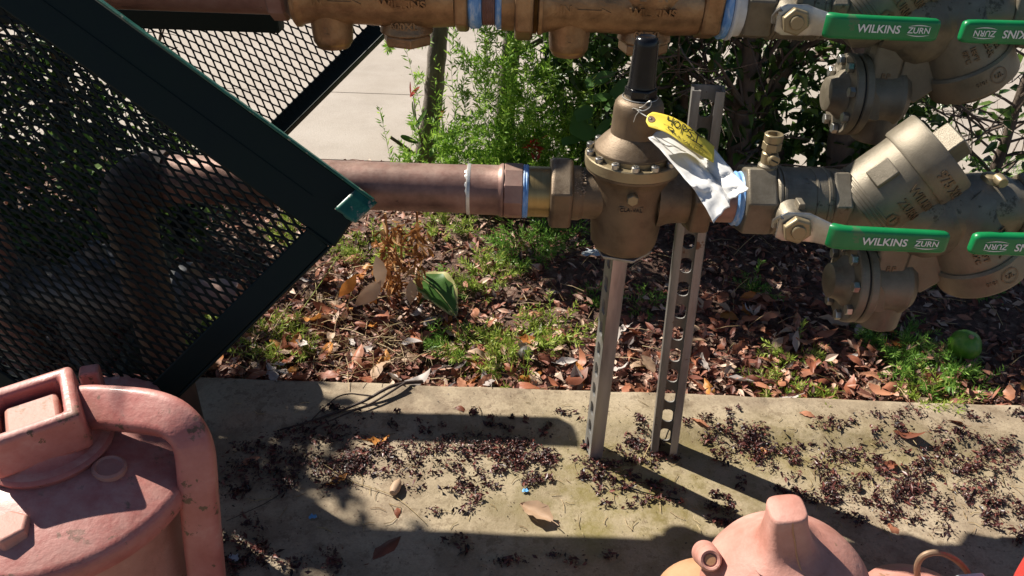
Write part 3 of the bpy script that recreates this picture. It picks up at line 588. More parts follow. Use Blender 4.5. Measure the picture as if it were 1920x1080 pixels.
# ================================================================== UPPER LINE
up = thing('copper_pipe', 'dark copper pipe of the upper line entering behind the mesh cage', 'pipe', (xu(400), YU, HU))
mb = MB(); ring_x(mb, xu(-140), xu(519), .027, YU, HU); mb.build('pipe', 'copper', up)
mb = MB(); mb.lathe([(xu(508), 0), (xu(508), .030), (xu(512), .033), (xu(538), .033), (xu(542), .030), (xu(542), 0)], 10, T(0, YU, HU) @ AX); mb.build('threaded_adapter', 'copper', up, sharp=20)
mb = MB(); p = Vector((xu(-140), YU, HU)); mb.tube([p, p+Vector((-.03, 0, -.01)), p+Vector((-.045, 0, -.04)), p+Vector((-.045, 0, -HU))], .0285, 24); mb.build('riser', 'copper', up)
def upper_prv(x0, label):
    t = thing('pressure_regulator', label, 'regulator', (x0, YU, HU), 'warm bronze regulators of the upper line')
    L = T(x0, YU, HU)
    mb = MB(); mb.lathe([(-.118, 0), (-.118, .0365), (-.1165, .0385), (-.113, .0385), (-.111, .036), (-.104, .0345), (-.085, .0335), (-.04, .034), (0, .036), (.03, .0345), (.054, .033), (.054, 0)], 52, L @ AX)
    mb.build('barrel', 'bronze_gold', t, sharp=40)
    mb = MB(); mb.lathe([(-.060, 0), (-.060, .017), (-.0585, .0185), (-.0545, .0195), (-.053, .0215), (-.044, .0222), (-.030, .0232), (-.018, .026), (0, .028)], 40, T(x0-.082, YU, HU)); port = mb.build('strainer_port', 'bronze_gold', t, sharp=50)
    mb = MB(); mb.lathe([(-.0555, .0192), (-.0555, .0200), (-.0535, .0212), (-.0525, .0216)], 40, T(x0-.082, YU, HU)); mb.build('port_band', 'thread', port)
    mb = MB(); mb.lathe([(-.041, .0), (-.041, .0275), (-.0395, .0290), (-.036, .0286), (-.029, .025), (-.02, .0262), (0, .031)], 44, L); cup = mb.build('lower_cup', 'bronze_gold', t, sharp=40)
    mb = MB(); hexm(mb, (x0, YU, HU-.0535), (x0, YU, HU-.0412), .0275, R(15), .06); mb.build('cup_hex', 'bronze_gold', cup, bevel=.001, sharp=25)
    mb = MB(); mb.lathe([(-.018, .0), (-.014, .030), (-.004, .0385), (.010, .0425), (.036, .0435), (.040, .054), (.052, .055), (.054, .052), (.054, 0)], 52, L); mb.build('spring_body', 'bronze_gold', t, sharp=45)
    mb = MB(); mb.lathe([(.0542, 0), (.0542, .055), (.061, .055), (.064, .047), (.074, .041), (.088, .032), (.094, .025), (.096, .016), (.096, 0)], 48, L); bell = mb.build('bell', 'bronze_gold', t, sharp=45)
    mb = MB(); mb.lathe([(.096, 0), (.096, .006), (.108, .006), (.109, .005), (.109, 0)], 14, L); hexm(mb, (x0, YU, HU+.0965), (x0, YU, HU+.102), .010, 0, .1); mb.build('adjusting_screw', 'nut', t, sharp=30)
    mb = MB(); fy = YU-.0385
    text_on(mb, 'ZURN', .0105, plane_fn((x0, YU-.0402, HU+.0125), (1, 0, 0), (0, .25, 1)), .0012, .0003)
    mb.box((x0, YU-.0385, HU+.005), (.028, .002, .0013)); mb.box((x0, YU-.0405, HU+.0195), (.028, .002, .0013))
    text_on(mb, 'WILKINS', .0125, plane_fn((x0+.001, YU-.0372, HU-.003), (1, 0, 0), (0, -.35, 1)), .0014, .0004)
    def on_barrel(cx, cz, flip=-1):
        ref = Vector((0, -1, 0))
        return lambda q: Vector((x0+cx+q.x, YU-(.0343+q.z)*math.cos((cz+q.y)/.0343), HU+(.0343+q.z)*math.sin((cz+q.y)/.0343)))
    mb.build('brand_lettering', 'bronze_gold', t, flat=True); mb = MB()
    text_on(mb, 'IN', .0125, on_barrel(-.089, -.004), .0008, .0004)
    f_ = on_barrel(-.056, -.004)
    sh = [(-.020, .0012), (.004, .0012), (.004, .0035), (.014, -.001), (-.020, -.0012)]
    mb.add([f_(Vector((a, b, .0009))) for a, b in sh]+[f_(Vector((a, b, -.0005))) for a, b in sh], [(0, 1, 2, 3, 4)]+[(i, (i+1) % 5, 5+(i+1) % 5, 5+i) for i in range(5)])
    mb.add([f_(Vector((-.024+a, b, .0009))) for a, b in ((0, .004), (.005, 0), (0, -.004), (.0015, 0))], [(0, 1, 2, 3)])
    text_on(mb, 'CB3', .0085, on_barrel(-.044, .0068), .0007, .0002)
    mb.build('flow_arrow', 'bronze_gold', t, flat=True); mb = MB()
    text_on(mb, '2"', .0125, cyl_fn((x0-.082, YU, HU), (0, 0, 1), (0, -1, 0), .0226, R(1), -.038, 'circ', 1), .0007, .0002)
    mb.build('size_mark', 'bronze_gold', port, flat=True); mb = MB()
    text_on(mb, '600XL', .0112, cyl_fn((x0, YU, HU), (0, 0, 1), (0, -1, 0), .0262, 0, -.0295, 'circ', 1), .0009, .0003)
    mb.build('model_mark', 'bronze_gold', cup, flat=True)
    return t
PX1, PX2 = xu(760), xu(1215)
u1 = upper_prv(PX1, 'bronze regulator in front of the mesh cage at the top edge, left one of two')
u2 = upper_prv(PX2, 'bronze regulator behind the black cap at the top edge, right one of two')
un = thing('pipe_union', 'bronze union with blue sealant on copper between the two upper regulators', 'pipe fitting', (xu(915), YU, HU))
E = 0.001
mb = MB(); hexm(mb, (PX1+.0543, YU, HU), (xu(880), YU, HU), .0405, R(5), .06); mb.build('union_nut', 'bronze_gold', un, bevel=.0015, sharp=25)
mb = MB(); mb.lathe([(xu(880.3), 0), (xu(880.3), .032), (xu(884), .0345), (xu(900), .0338), (xu(905), .031), (xu(905), 0)], 40, T(0, YU, HU) @ AX); mb.build('sealant_tape', 'bluetape', un)
mb = MB(); mb.lathe([(xu(905.3), 0)]+[(xu(905.3+2.1*k), .0296+.0012*(k % 2)) for k in range(12)]+[(xu(930), .0296), (xu(930), 0)], 40, T(0, YU, HU) @ AX); mb.build('threaded_nipple', 'copper', un, sharp=60)
mb = MB(); mb.lathe([(xu(930.3), 0), (xu(930.3), .031), (xu(934), .0345), (xu(942), .0335), (xu(942), 0)], 40, T(0, YU, HU) @ AX); mb.build('sealant_tape', 'bluetape', un)
mb = MB(); mb.lathe([(xu(942.3), 0), (xu(942.3), .035), (xu(966), .035), (xu(966), 0)], 40, T(0, YU, HU) @ AX); mb.build('tailpiece', 'bronze_gold', un)
mb = MB(); hexm(mb, (xu(966.3), YU, HU), (xu(1001), YU, HU), .0475, R(4), .05); mb.build('union_nut', 'bronze_gold', un, bevel=.0015, sharp=25)
mb = MB(); mb.lathe([(xu(1001.3), 0)]+[(xu(1001.3)+(PX2-.1185-xu(1001.3))*k/8, .037+.0012*(k % 2)) for k in range(9)]+[(PX2-.1184, 0)], 40, T(0, YU, HU) @ AX); mb.build('thread', 'thread', un, sharp=60)
n2 = thing('pipe_nipple', 'nipple thick with blue and white sealant beside the upper ball valve', 'pipe fitting', (xu(1350), YU, HU))
mb = MB(); hexm(mb, (PX2+.0543, YU, HU), (xu(1347), YU, HU), .0395, R(9), .06); mb.build('hex_adapter', 'bronze_gold', n2, bevel=.0015, sharp=25)
mb = MB(); mb.lathe([(xu(1347.3), 0), (xu(1347.3), .033), (xu(1352), .0365), (xu(1362), .0358), (xu(1364), .034), (xu(1364), 0)], 40, T(0, YU, HU) @ AX); mb.build('sealant_tape', 'bluetape', n2)
mb = MB(); mb.lathe([(xu(1364.2), 0), (xu(1364.2), .035), (xu(1367), .0375), (xu(1372), .0365), (xu(1374), .033), (xu(1388), .0325), (xu(1388), 0)], 40, T(0, YU, HU) @ AX); mb.build('sealant_band', 'whitetape', n2)

for t_ in (up, u1, u2, un, n2):
    t_.location.x *= KU; t_.scale = (KU, KU, KU)

# ================================================================== STRUT POSTS
def strut(base, top, yaw, label, w=.041, d=.041, th=.0026, lip=.010, mat='galv'):
    """slotted channel: web at local -x... built upright then leaned; open side = +x' turned by yaw"""
    base, top = Vector(base), Vector(top); Lh = (top-base).length
    t = thing('strut_post', label, 'post', base, 'slotted steel channel posts under the lower line')
    q = (top-base).to_track_quat('Z', 'Y').to_matrix().to_4x4()
    ex = Vector((math.cos(yaw), math.sin(yaw), 0)); ez = (top-base).normalized(); ex = (ex-ez*ex.dot(ez)).normalized(); ey = ez.cross(ex)
    def P(a, b, c): return base + ex*a + ey*b + ez*c
    # web in plane a = -d/2 with slots
    mb = MB(); pitch = .0335; n = int(Lh/pitch)+1; hw, hh = .0072, .0105
    for k in range(n):
        z0, z1 = k*pitch, min((k+1)*pitch, Lh); zc = (k+.5)*pitch
        if z1-z0 < pitch*.95:
            for a in (-d/2, -d/2+th): mb.add([P(a, -w/2, z0), P(a, w/2, z0), P(a, w/2, z1), P(a, -w/2, z1)], [(0, 1, 2, 3)])
            continue
        inner = [(x, zc+y) for x, y in rrect(hw*2, hh*2, .0055, 3)]
        outer = []
        for x, z in inner:
            dx, dz = x, z-zc; s_ = min((w/2)/abs(dx) if abs(dx) > 1e-6 else 9e9, (pitch/2)/abs(dz) if abs(dz) > 1e-6 else 9e9); outer.append((dx*s_, zc+dz*s_))
        m_ = len(inner)
        va = [P(-d/2, x, z) for x, z in inner+outer]; vb = [P(-d/2+th, x, z) for x, z in inner+outer]
        mb.add(va+vb, [(i, (i+1) % m_, m_+(i+1) % m_, m_+i) for i in range(m_)] + [(2*m_+i, 2*m_+(i+1) % m_, 3*m_+(i+1) % m_, 3*m_+i) for i in range(m_)] + [(i, (i+1) % m_, 2*m_+(i+1) % m_, 2*m_+i) for i in range(m_)])
        for sx in (-1, 1):
            for sz in (-1, 1): pass
        # corners of the rectangle
        cs = [(sx*w/2, zc+sz*pitch/2) for sx in (-1, 1) for sz in (-1, 1)]
        for cx, cz in cs:
            near = sorted(range(m_), key=lambda i: (outer[i][0]-cx)**2+(outer[i][1]-cz)**2)
            e1 = [i for i in range(m_) if abs(outer[i][0]-cx) < 1e-6 and abs(outer[i][1]-cz) < pitch/2]
            e2 = [i for i in range(m_) if abs(outer[i][1]-cz) < 1e-6 and abs(outer[i][0]-cx) < w/2]
            if e1 and e2:
                i1 = min(e1, key=lambda i: abs(outer[i][1]-cz)); i2 = min(e2, key=lambda i: abs(outer[i][0]-cx))
                for a in (-d/2, -d/2+th): mb.add([P(a, *outer[i1]), P(a, cx, cz), P(a, *outer[i2])], [(0, 1, 2)])
    mb.build('slotted_web', mat, t, flat=True)
    for sy in (-1, 1):
        mb = MB(); prof = [(-d/2+.0002, sy*w/2), (-d/2+.0002, sy*(w/2+.0004)), (d/2-.003, sy*(w/2+.0004)), (d/2-.0008, sy*(w/2-.0006)), (d/2, sy*(w/2-.003)), (d/2, sy*(w/2-lip)), (d/2-.006, sy*(w/2-lip)), (d/2-.006, sy*(w/2-lip+th)), (d/2-th, sy*(w/2-lip+th)), (d/2-th, sy*(w/2-th)), (-d/2+.0002, sy*(w/2-th))][1:]
        n_ = len(prof); lo = [P(a, b, 0) for a, b in prof]; hi = [P(a, b, Lh) for a, b in prof]
        mb.add(lo+hi, [(i, (i+1) % n_, n_+(i+1) % n_, n_+i) for i in range(n_)]+[tuple(range(n_)), tuple(range(n_, 2*n_))]); mb.build('flange', mat, t, sharp=30)
    return t
s1b = G(1113, 846); s1t = Vector((XR-.004, YL+.004, .3333))
strut((s1b.x, s1b.y, -.002), s1t, R(10), 'left slotted steel post standing under the brass regulator', w=.030, d=.019, lip=.0035)
s2b = G(1247, 853); s2b = Vector((s2b.x, s2b.y+.012, -.002)); s2t = W(1328, 165, .872)
strut(s2b, s2t, R(-100), 'right slotted steel post rising behind the pipe with its open side forward', w=.036, d=.032, mat='rustgalv')

# ================================================================== TAG
def lerp_poly(pts, s):
    n = len(pts)-1; f = min(max(s, 0), 1)*n; i = min(int(f), n-1); t = f-i
    # catmull-rom
    p0, p1, p2, p3 = pts[max(i-1, 0)], pts[i], pts[i+1], pts[min(i+2, n)]
    return 0.5*((2*p1)+(p2-p0)*t+(2*p0-5*p1+4*p2-p3)*t*t+(-p0+3*p1-3*p2+p3)*t**3)
top = [W(1216, 208, .775), W(1259, 219, .770), W(1299, 242, .764), W(1339, 275, .765)]
bot = [W(1209, 236, .762), W(1250, 249, .748), W(1291, 277, .735), W(1338, 305, .738)]
def tagpt(s, t, lift=0):
    a, b = lerp_poly(top, s), lerp_poly(bot, s)
    p = a.lerp(b, t)
    if lift:
        du = lerp_poly(top, min(s+.02, 1))-lerp_poly(top, max(s-.02, 0)); dv = b-a; nn = du.cross(dv).normalized()
        if nn.y > 0: nn = -nn
        p = p + nn*lift
    return p
tg = thing('card_tag', 'yellow card tag lettered 40 PSI tied to the black cap', 'tag', tuple(tagpt(.5, .5)))
rows = []
for i in range(25):
    s = i/24; cut = max(0, .30*(1-s/.09)) if s < .09 else 0
    rows.append([tagpt(s, cut + (1-2*cut)*j/8) for j in range(9)])
mb = MB(); mb.grid(rows); mb.build('card', 'yellow', tg, sharp=80, solid=.0005, fix=False)
mb = MB(); cs_, ct_ = .085, .5
def tp(px_, py_, lift): return tagpt(cs_+px_, ct_+py_, lift)
o_ = [(.062*math.cos(a), .20*math.sin(a)) for a in [2*math.pi*k/20 for k in range(20)]]
mb.add([tp(x, y, .0007) for x, y in o_]+[tp(x*.38, y*.38, .0007) for x, y in o_], [(k, (k+1) % 20, 20+(k+1) % 20, 20+k) for k in range(20)]); mb.build('eyelet', 'ring', tg, flat=True)
mb = MB(); mb.add([tp(x*.36, y*.36, .0009) for x, y in o_], [tuple(range(20))]); mb.build('eyelet_hole', 'ink', tg, flat=True)
def tag_text(mb, s, cs, ct, sw, sh, lift=.0008):
    vs, fs = text_geo(s, 1.0, 0, 0.0); w_ = max(v.x for v in vs)-min(v.x for v in vs); h_ = max(v.y for v in vs)-min(v.y for v in vs); mx = (max(v.x for v in vs)+min(v.x for v in vs))/2; my = (max(v.y for v in vs)+min(v.y for v in vs))/2
    mb.add([tagpt(cs+(v.x-mx)/w_*sw, ct-(v.y-my)/h_*sh, lift) for v in vs], fs)
mb = MB()
def stroke(pl, w=.00062):
    KS, KT = .088, .0225
    pl = [Vector((a*KS, b*KT, 0)) for a, b in pl]
    for a, b in zip(pl, pl[1:]):
        d = (b-a).normalized(); nn = Vector((-d.y, d.x, 0))*w; ext = d*w*.6
        mb.add([tagpt(p.x/KS, p.y/KT, .0009) for p in (a+nn-ext, b+nn+ext, b-nn+ext, a-nn-ext)], [(0, 1, 2, 3)])
def arcs(cx, cy, rx, ry, a0, a1, n=14): return [(cx+rx*math.cos(R(a0+(a1-a0)*k/n)), cy+ry*math.sin(R(a0+(a1-a0)*k/n))) for k in range(n+1)]
stroke([(.29, .08), (.295, .28), (.36, .26)]); stroke([(.36, .06), (.365, .50)])
stroke(arcs(.435, .30, .042, .17, 0, 360, 20))
stroke([(.515, .14), (.52, .62)]); stroke(arcs(.53, .24, .045, .12, -100, 110))
stroke([(.665, .12), (.61, .18), (.61, .26), (.665, .36), (.66, .50), (.60, .52)])
stroke([(.74, .10), (.735, .56)]); stroke([(.70, .11), (.79, .10)]); stroke([(.69, .57), (.81, .55)])
mb.build('handwriting', 'ink', tg, flat=True)
mb = MB(); tag_text(mb, 'CLA-VAL CO.', .62, .85, .46, .12); tag_text(mb, 'NEWPORT BEACH, CALIF.', .66, .955, .34, .04); tag_text(mb, 'PRESSURE REDUCING VALVE', .60, .045, .34, .035); tag_text(mb, 'SET AT', .30, .60, .08, .05); tag_text(mb, 'E-40802', .17, .90, .08, .035)
for k in range(5):
    y0 = .62+.04*k; mb.add([tagpt(.66, y0, .0008), tagpt(.93, y0, .0008), tagpt(.93, y0+.008, .0008), tagpt(.66, y0+.008, .0008)], [(0, 1, 2, 3)])
lg = [(.335, .66), (.42, .64), (.425, .72), (.375, .78), (.34, .75)]; mb.add([tagpt(a, b, .0008) for a, b in arcs(.37, .70, .05, .09, 0, 360, 18)[:-1]]+[tagpt(a, b, .0008) for a, b in arcs(.37, .70, .036, .06, 0, 360, 18)[:-1]], [(k, (k+1) % 18, 18+(k+1) % 18, 18+k) for k in range(18)])
mb.add([tagpt(a, b, .0008) for a, b in ((.41, .74), (.45, .82), (.36, .83))], [(0, 1, 2)])
for k in range(8): mb.add([tagpt(.30+k*.02, .83+.02*(k % 2), .0008), tagpt(.313+k*.02, .83+.02*(k % 2), .0008), tagpt(.313+k*.02, .85+.02*(k % 2), .0008), tagpt(.30+k*.02, .85+.02*(k % 2), .0008)], [(0, 1, 2, 3)])
mb.build('print', 'ink', tg, flat=True)
mb = MB()
st = [tagpt(.085, .5, .001), W(1203, 213, .778), W(1197, 208, .781), W(1192, 203, .790), W(1204, 201, .785), W(1214, 192, .781), W(1221, 190, .780), W(1219, 200, .779), W(1209, 207, .779), W(1199, 208, .78)]
cr = [lerp_poly(st, k/40) for k in range(41)]; mb.tube(cr, .00055, 6)
mb.tube([W(1199, 208, .78), W(1192, 217, .780), W(1188, 229, .780)], .0004, 5); mb.tube([W(1203, 207, .78), W(1188, 203, .787), W(1180, 206, .790)], .0004, 5)
circ = [Vector((XR+.0185*math.cos(a), YL+.0185*math.sin(a), .5172)) for a in [2*math.pi*k/28 for k in range(29)]]; mb.tube(circ, .0005, 6)
mb.build('string', 'wire', tg)
# white plastic sleeve under the tag
Lf = [W(1215, 258, .771), W(1241, 284, .752), W(1268, 316, .733), W(1292, 345, .716), W(1320, 384, .698), W(1338, 419, .684)]
Rt = [W(1288, 240, .776), W(1341, 281, .760), W(1362, 306, .742), W(1380, 328, .727), W(1394, 343, .713), W(1404, 353, .702)]
rows = []
for i in range(31):
    s = i/30; a, b = lerp_poly(Lf, s), lerp_poly(Rt, s); row = []
    for j in range(19):
        t = j/18; p = a.lerp(b, t)
        bow = .010*math.sin(math.pi*t)*(1-.4*s)
        fold = .0085*max(0, 1-abs(t-.33-.12*s)/.12)*min(1, s*2.5) - .0075*max(0, 1-abs(t-.58+.05*s)/.10)*min(1, s*1.6) + .005*max(0, 1-abs(s-.62-.25*t)/.06)*(1-t) - .004*max(0, 1-abs(s-.78+.2*t)/.05)
        cr_ = .0045*mnoise.noise(Vector((s*5, t*6, 2))) + .0025*mnoise.noise(Vector((s*14, t*14, 7)))
        row.append(p + Vector((0, bow-fold+cr_, .35*fold)) + Vector((0, 0, .002*mnoise.noise(Vector((s*9, t*3, 4))) if s > .9 else 0)))
    rows.append(row)
mb = MB(); mb.grid(rows); sv = mb.build('plastic_sleeve', 'paper', None, origin=tuple(rows[15][9]), sharp=80, solid=.0004, fix=False)
tag(sv, 'crumpled white plastic sleeve hanging under the yellow tag', 'plastic sleeve')

# ================================================================== MESH CAGE
cg = thing('mesh_enclosure', 'dark green expanded metal enclosure tipped on its corner at left', 'enclosure', (-.54, .85, 0))
def on_plane(px, py, y0, k):
    d = ray(px, py); t = (y0 + k*CAM_H)/(d.y - k*d.z); return Vector((0, 0, CAM_H)) + d*t
FY0, FK = 0.602, 0.395
Cf = on_plane(700, 378, FY0, FK); e1 = (on_plane(183, 0, FY0, FK)-Cf).normalized(); e2 = (on_plane(336, 738, FY0, FK)-Cf).normalized(); FN = e1.cross(e2).normalized()
if FN.y < 0: FN = -FN
RY0, RK = 1.20, 0.575
Cb = on_plane(726, 64, RY0, RK); f2 = (on_plane(545, 245, RY0, RK)-Cb).normalized(); RN = Vector((0, 1, -RK)).normalized(); f1 = f2.cross(RN).normalized()
if f1.z < 0: f1 = -f1
def expanded(name, C, a, b, L1, L2, nrm, i1=0.03, i2=0.03, LW=.0275, SW=.0100, w=.0030, th=.0018):
    """expanded metal sheet: zigzag strands running along a, stacked along b"""
    mb = MB(); nrow = int((L2-i2)/(SW/2)); nseg = int((L1-i1)/(LW/4)); nrm = Vector(nrm)
    vs, fs = [], []
    for j in range(nrow):
        base = i2 + j*SW/2; sg = 1 if j % 2 else -1
        start = len(vs)
        for k in range(nseg+1):
            ph = k % 4
            # flat bond, slope, flat bond, slope
            off = (SW/4-.0002)*sg*(1, 1, -1, -1)[ph]
            kk = k//4; pos = i1 + kk*LW + (0.00, .0045, .5*LW, .5*LW+.0045)[ph]
            p = C + a*pos + b*(base+off)
            tilt = nrm*(.0011*sg*(1 if ph < 2 else -1))
            for dv, dn in ((-w/2, -th/2), (w/2, -th/2), (w/2, th/2), (-w/2, th/2)):
                vs.append(p + b*dv + nrm*dn + tilt)
        for k in range(nseg):
            for q in range(4):
                q2 = (q+1) % 4; fs.append((start+k*4+q, start+k*4+q2, start+(k+1)*4+q2, start+(k+1)*4+q))
    mb.add(vs, fs); return mb.build(name, 'cagemesh', cg, flat=True, fix=False)
def bar(name, p0, p1, side, w, t, mat='cage', bev=.002):
    p0, p1 = Vector(p0), Vector(p1); mb = MB(); mb.sweep([p0, p1], [[(-w/2, -t/2), (w/2, -t/2), (w/2, t/2), (-w/2, t/2)]]*2, side)
    return mb.build(name, mat, cg, bevel=bev, sharp=25)
L1, L2 = .44, .44
LR1, LR2 = .46, .55
wt, wb = .066, .029
# front frame: flat wide rail towards the viewer, thin turned edge on top
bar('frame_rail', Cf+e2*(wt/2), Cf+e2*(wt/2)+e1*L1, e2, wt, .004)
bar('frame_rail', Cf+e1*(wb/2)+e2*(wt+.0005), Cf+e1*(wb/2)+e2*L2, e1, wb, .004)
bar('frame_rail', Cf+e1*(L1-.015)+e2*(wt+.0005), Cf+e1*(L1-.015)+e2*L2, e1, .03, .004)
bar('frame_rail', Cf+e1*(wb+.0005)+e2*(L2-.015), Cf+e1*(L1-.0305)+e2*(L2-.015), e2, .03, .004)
bar('frame_lip', Cf-FN*.0015-e2*.0016, Cf-FN*.0015+e1*L1-e2*.0016, FN, .010, .003, 'cagetab')  # top lip in the brighter green, standing for its sunlit edge
bar('frame_lip', Cf+FN*.002-e1*.0018+e2*.068, Cf+FN*.002-e1*.0018+e2*L2, FN, .010, .003)
bar('weld_seam', Cf+e2*.034-FN*.0025+e1*.05, Cf+e2*.034-FN*.0025+e1*L1, e2, .0007, .0009, 'cage', 0)
mb = MB()
for k in range(15):
    f = k/14; p = Cf + e1*(wb*f) + e2*(wt+.0005) - FN*.0022; mb.lathe([(-.002, 0), (-.0014, .0018), (0, .0024), (.0014, .0018), (.002, 0)], 7, T(*p))
mb.build('weld_bead', 'cage', cg)
# bent corner tab that catches the sun, its green also brightened for it
mb = MB(); rows = []
for i in range(10):
    row = []
    for j in range(9):
        q = i/9; tt = j/8
        rag = .0035*mnoise.noise(Vector((j*.55, 3, 1)))*(1 if i == 9 else 0)
        row.append(Cf + e1*(.022-.026*tt) + e2*(-.002+.030*q+rag) - FN*(.0032+.020*q - .006*q*q))
    rows.append(row)
mb.grid(rows); mb.build('corner_tab', 'cagetab', cg, sharp=60, solid=.0022, fix=False)
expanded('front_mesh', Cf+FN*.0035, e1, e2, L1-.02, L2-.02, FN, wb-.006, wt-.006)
# rear frame and mesh
bar('frame_rail', Cb+f1*.017, Cb+f1*.017+f2*LR2, f1, .036, .004)
bar('frame_lip', Cb-f1*.001-RN*.010, Cb-f1*.001-RN*.010+f2*LR2, RN, .022, .003)
bar('frame_rail', Cb+f2*.006+f1*.026, Cb+f2*.006+f1*LR1, f2, .012, .004)
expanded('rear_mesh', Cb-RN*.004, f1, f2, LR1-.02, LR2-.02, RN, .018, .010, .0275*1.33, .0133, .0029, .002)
# posts between front and rear, brace
bar('cross_rail', Cf+e1*.02+e2*(L2-.02)+FN*.01, Cb+f1*.02+f2*(LR2-.02), (1, 0, .8), .025, .025)
br = on_plane(527, 40, .846, .583); bl_ = on_plane(262, 46, .846, .583); bar('brace_rail', br, br+Vector((-1, 0, 0))*.75, (0, 0, 1), .026, .030)

# ---- grey shutoff valve and white bracket seen through the mesh
gv = thing('shutoff_valve', 'grey painted shutoff valve half hidden behind the mesh', 'valve', (-.66, .93, 0))
gx, gy, gz = -.60, .98, .13
mb = MB(); mb.lathe([(-.13, 0), (-.13, .05), (-.115, .05), (-.112, .036), (-.05, .04), (-.02, .052), (.02, .052), (.05, .04), (.112, .036), (.115, .05), (.13, .05), (.13, 0)], 36, T(gx, gy, gz) @ AX); mb.build('body', 'greycast', gv, sharp=40)
mb = MB(); mb.lathe([(.03, .03), (.05, .026), (.052, .038), (.062, .038), (.064, .016), (.085, .010), (.085, 0)], 28, T(gx, gy, gz)); mb.build('bonnet', 'greycast', gv, sharp=40)
mb = MB(); mb.lathe([(-.16, .033), (-.02, .033)], 24, T(gx-.05, gy, gz+.0)); mb.build('leg', 'greycast', gv)
mb = MB(); mb.lathe([(.13, 0), (.13, .027), (.20, .027), (.20, 0)], 24, T(gx, gy, gz) @ AX); mb.build('stub', 'copper', gv)
wb_ = thing('angle_bracket', 'white angle bracket lying on the litter behind the mesh', 'bracket', tuple(G(185, 585, 0)))
mb = MB(); p = G(185, 575, .03); q = Matrix.Rotation(R(-25), 4, 'Z') @ Matrix.Rotation(R(20), 4, 'Y'); mb.box(p, (.075, .028, .005), q); mb.box(p+q.to_3x3() @ Vector((.035, 0, -.022)), (.005, .028, .045), q); mb.build('plate', 'whitepl', wb_, bevel=.001)
mb = MB(); mb.box(p+Vector((.085, -.0, -.012)), (.11, .012, .012), Matrix.Rotation(R(-6), 4, 'Z')); mb.build('stake', 'ochre', wb_, bevel=.001)

# ================================================================== RED POST INDICATOR VALVE
PX, PY = -.428, .538
pv = thing('indicator_post', 'faded red indicator post with square wrench and curved arm at lower left', 'fire valve', (PX, PY, 0))
mb = MB(); mb.lathe([(-.01, .098), (.205, .101), (.210, .104)], 72, T(PX, PY, 0)); mb.build('barrel', 'redpale', pv)
mb = MB(); mb.lathe([(.198, .100), (.199, .121), (.203, .1245), (.213, .1255), (.221, .1235), (.2255, .118), (.235, .075), (.242, .056), (.243, 0)], 96, T(PX, PY, 0)); mb.build('lid', 'red', pv, sharp=60)
mb = MB(); mb.lathe([(.242, .0), (.242, .055), (.248, .0575), (.252, .055), (.254, .048), (.262, .040), (.272, .038), (.272, 0)], 56, T(PX-.008, PY+.014, 0)); mb.build('collar', 'red', pv, sharp=50)
wc = Vector((PX-.012, PY+.012, .283)); wq = Matrix.Rotation(R(31), 4, 'Z') @ Matrix.Rotation(R(-4), 4, 'Y')
ho, hi_ = .041, .0275
mb = MB()
oc = [(ho, ho), (-ho, ho), (-ho, -ho), (ho, -ho)]; ic = [(hi_, hi_), (-hi_, hi_), (-hi_, -hi_), (hi_, -hi_)]
vv = [wc + wq.to_3x3() @ Vector((a, b, z)) for z in (-.028, .016) for a, b in oc+ic]
fs = []
for k in range(4):
    k2 = (k+1) % 4
    fs += [(k, k2, 8+k2, 8+k), (4+k, 4+k2, 12+k2, 12+k), (k, k2, 4+k2, 4+k), (8+k, 8+k2, 12+k2, 12+k)]
mb.add(vv, fs); wr = mb.build('wrench_ring', 'red', pv, bevel=.006, sharp=60); wr.modifiers['bevel'].segments = 4
mb = MB(); mb.box(wc+Vector((0, 0, -.010)), (.046, .046, .026), wq); mb.build('operating_nut', 'redpale', pv, bevel=.004)
# arm
def S(px, py, Y): return W(px, py, Y)
arm = [S(135, 768, .575), S(170, 764, .574), S(215, 766, .572), S(260, 770, .568), S(300, 777, .562), S(330, 790, .556), S(354, 815, .549), S(366, 850, .543), S(371, 900, .536), S(376, 960, .530), S(386, 1060, .522), S(402, 1190, .512)]
arm = [lerp_poly(arm, k/44) for k in range(45)]
secs = []
for k in range(45):
    f = k/44; w_ = .042; h_ = .024+.005*math.sin(math.pi*min(1, f/.6))
    if f > .55: w_ = .035; h_ = .028
    elif f > .3: w_ = .042-.007*(f-.3)/.25
    secs.append(rrect(h_, w_, min(w_, h_)*.30, 5))
mb = MB(); mb.sweep(arm, secs, (.2, -.62, .75)); mb.build('wrench_arm', 'red', pv, sharp=60)
# bolts, bosses and peg
mb = MB(); bp_ = G(20, 1003, .230); hexm(mb, bp_+Vector((0, 0, -.004)), bp_+Vector((0, 0, .013)), .018, .3, .12); mb.build('bolt', 'redpale', pv, bevel=.001, sharp=25)
mb = MB(); bp_ = G(25, 945, .234); mb.box(bp_, (.07, .018, .014), Matrix.Rotation(R(5), 4, 'Z')); mb.build('cast_rib', 'red', pv, bevel=.004)
mb = MB(); bp_ = G(208, 887, .2345); bp_.z = .2275 + max(0, (.118-math.hypot(bp_.x-PX, bp_.y-PY)))*.22; mb.lathe([(-.010, 0), (-.010, .0155), (.0025, .0150), (.0040, .0125), (.0022, .0105), (.0022, 0)], 28, T(*bp_) @ Matrix.Rotation(R(10), 4, 'Y')); mb.build('boss', 'redpale', pv)
mb = MB(); bp_ = S(172, 700, .66); mb.box(bp_+Vector((-.002, 0, -.02)), (.020, .018, .052), Matrix.Rotation(R(20), 4, 'Z')); mb.build('stop_peg', 'red', pv, bevel=.003)
mb = MB(); mb.lathe([(.15, .06), (.24, .06), (.252, .055), (.258, .04), (.26, 0)], 40, T(S(230, 720, .655).x-.022, .648, -.042)); mb.build('rear_hub', 'red', pv, sharp=50)

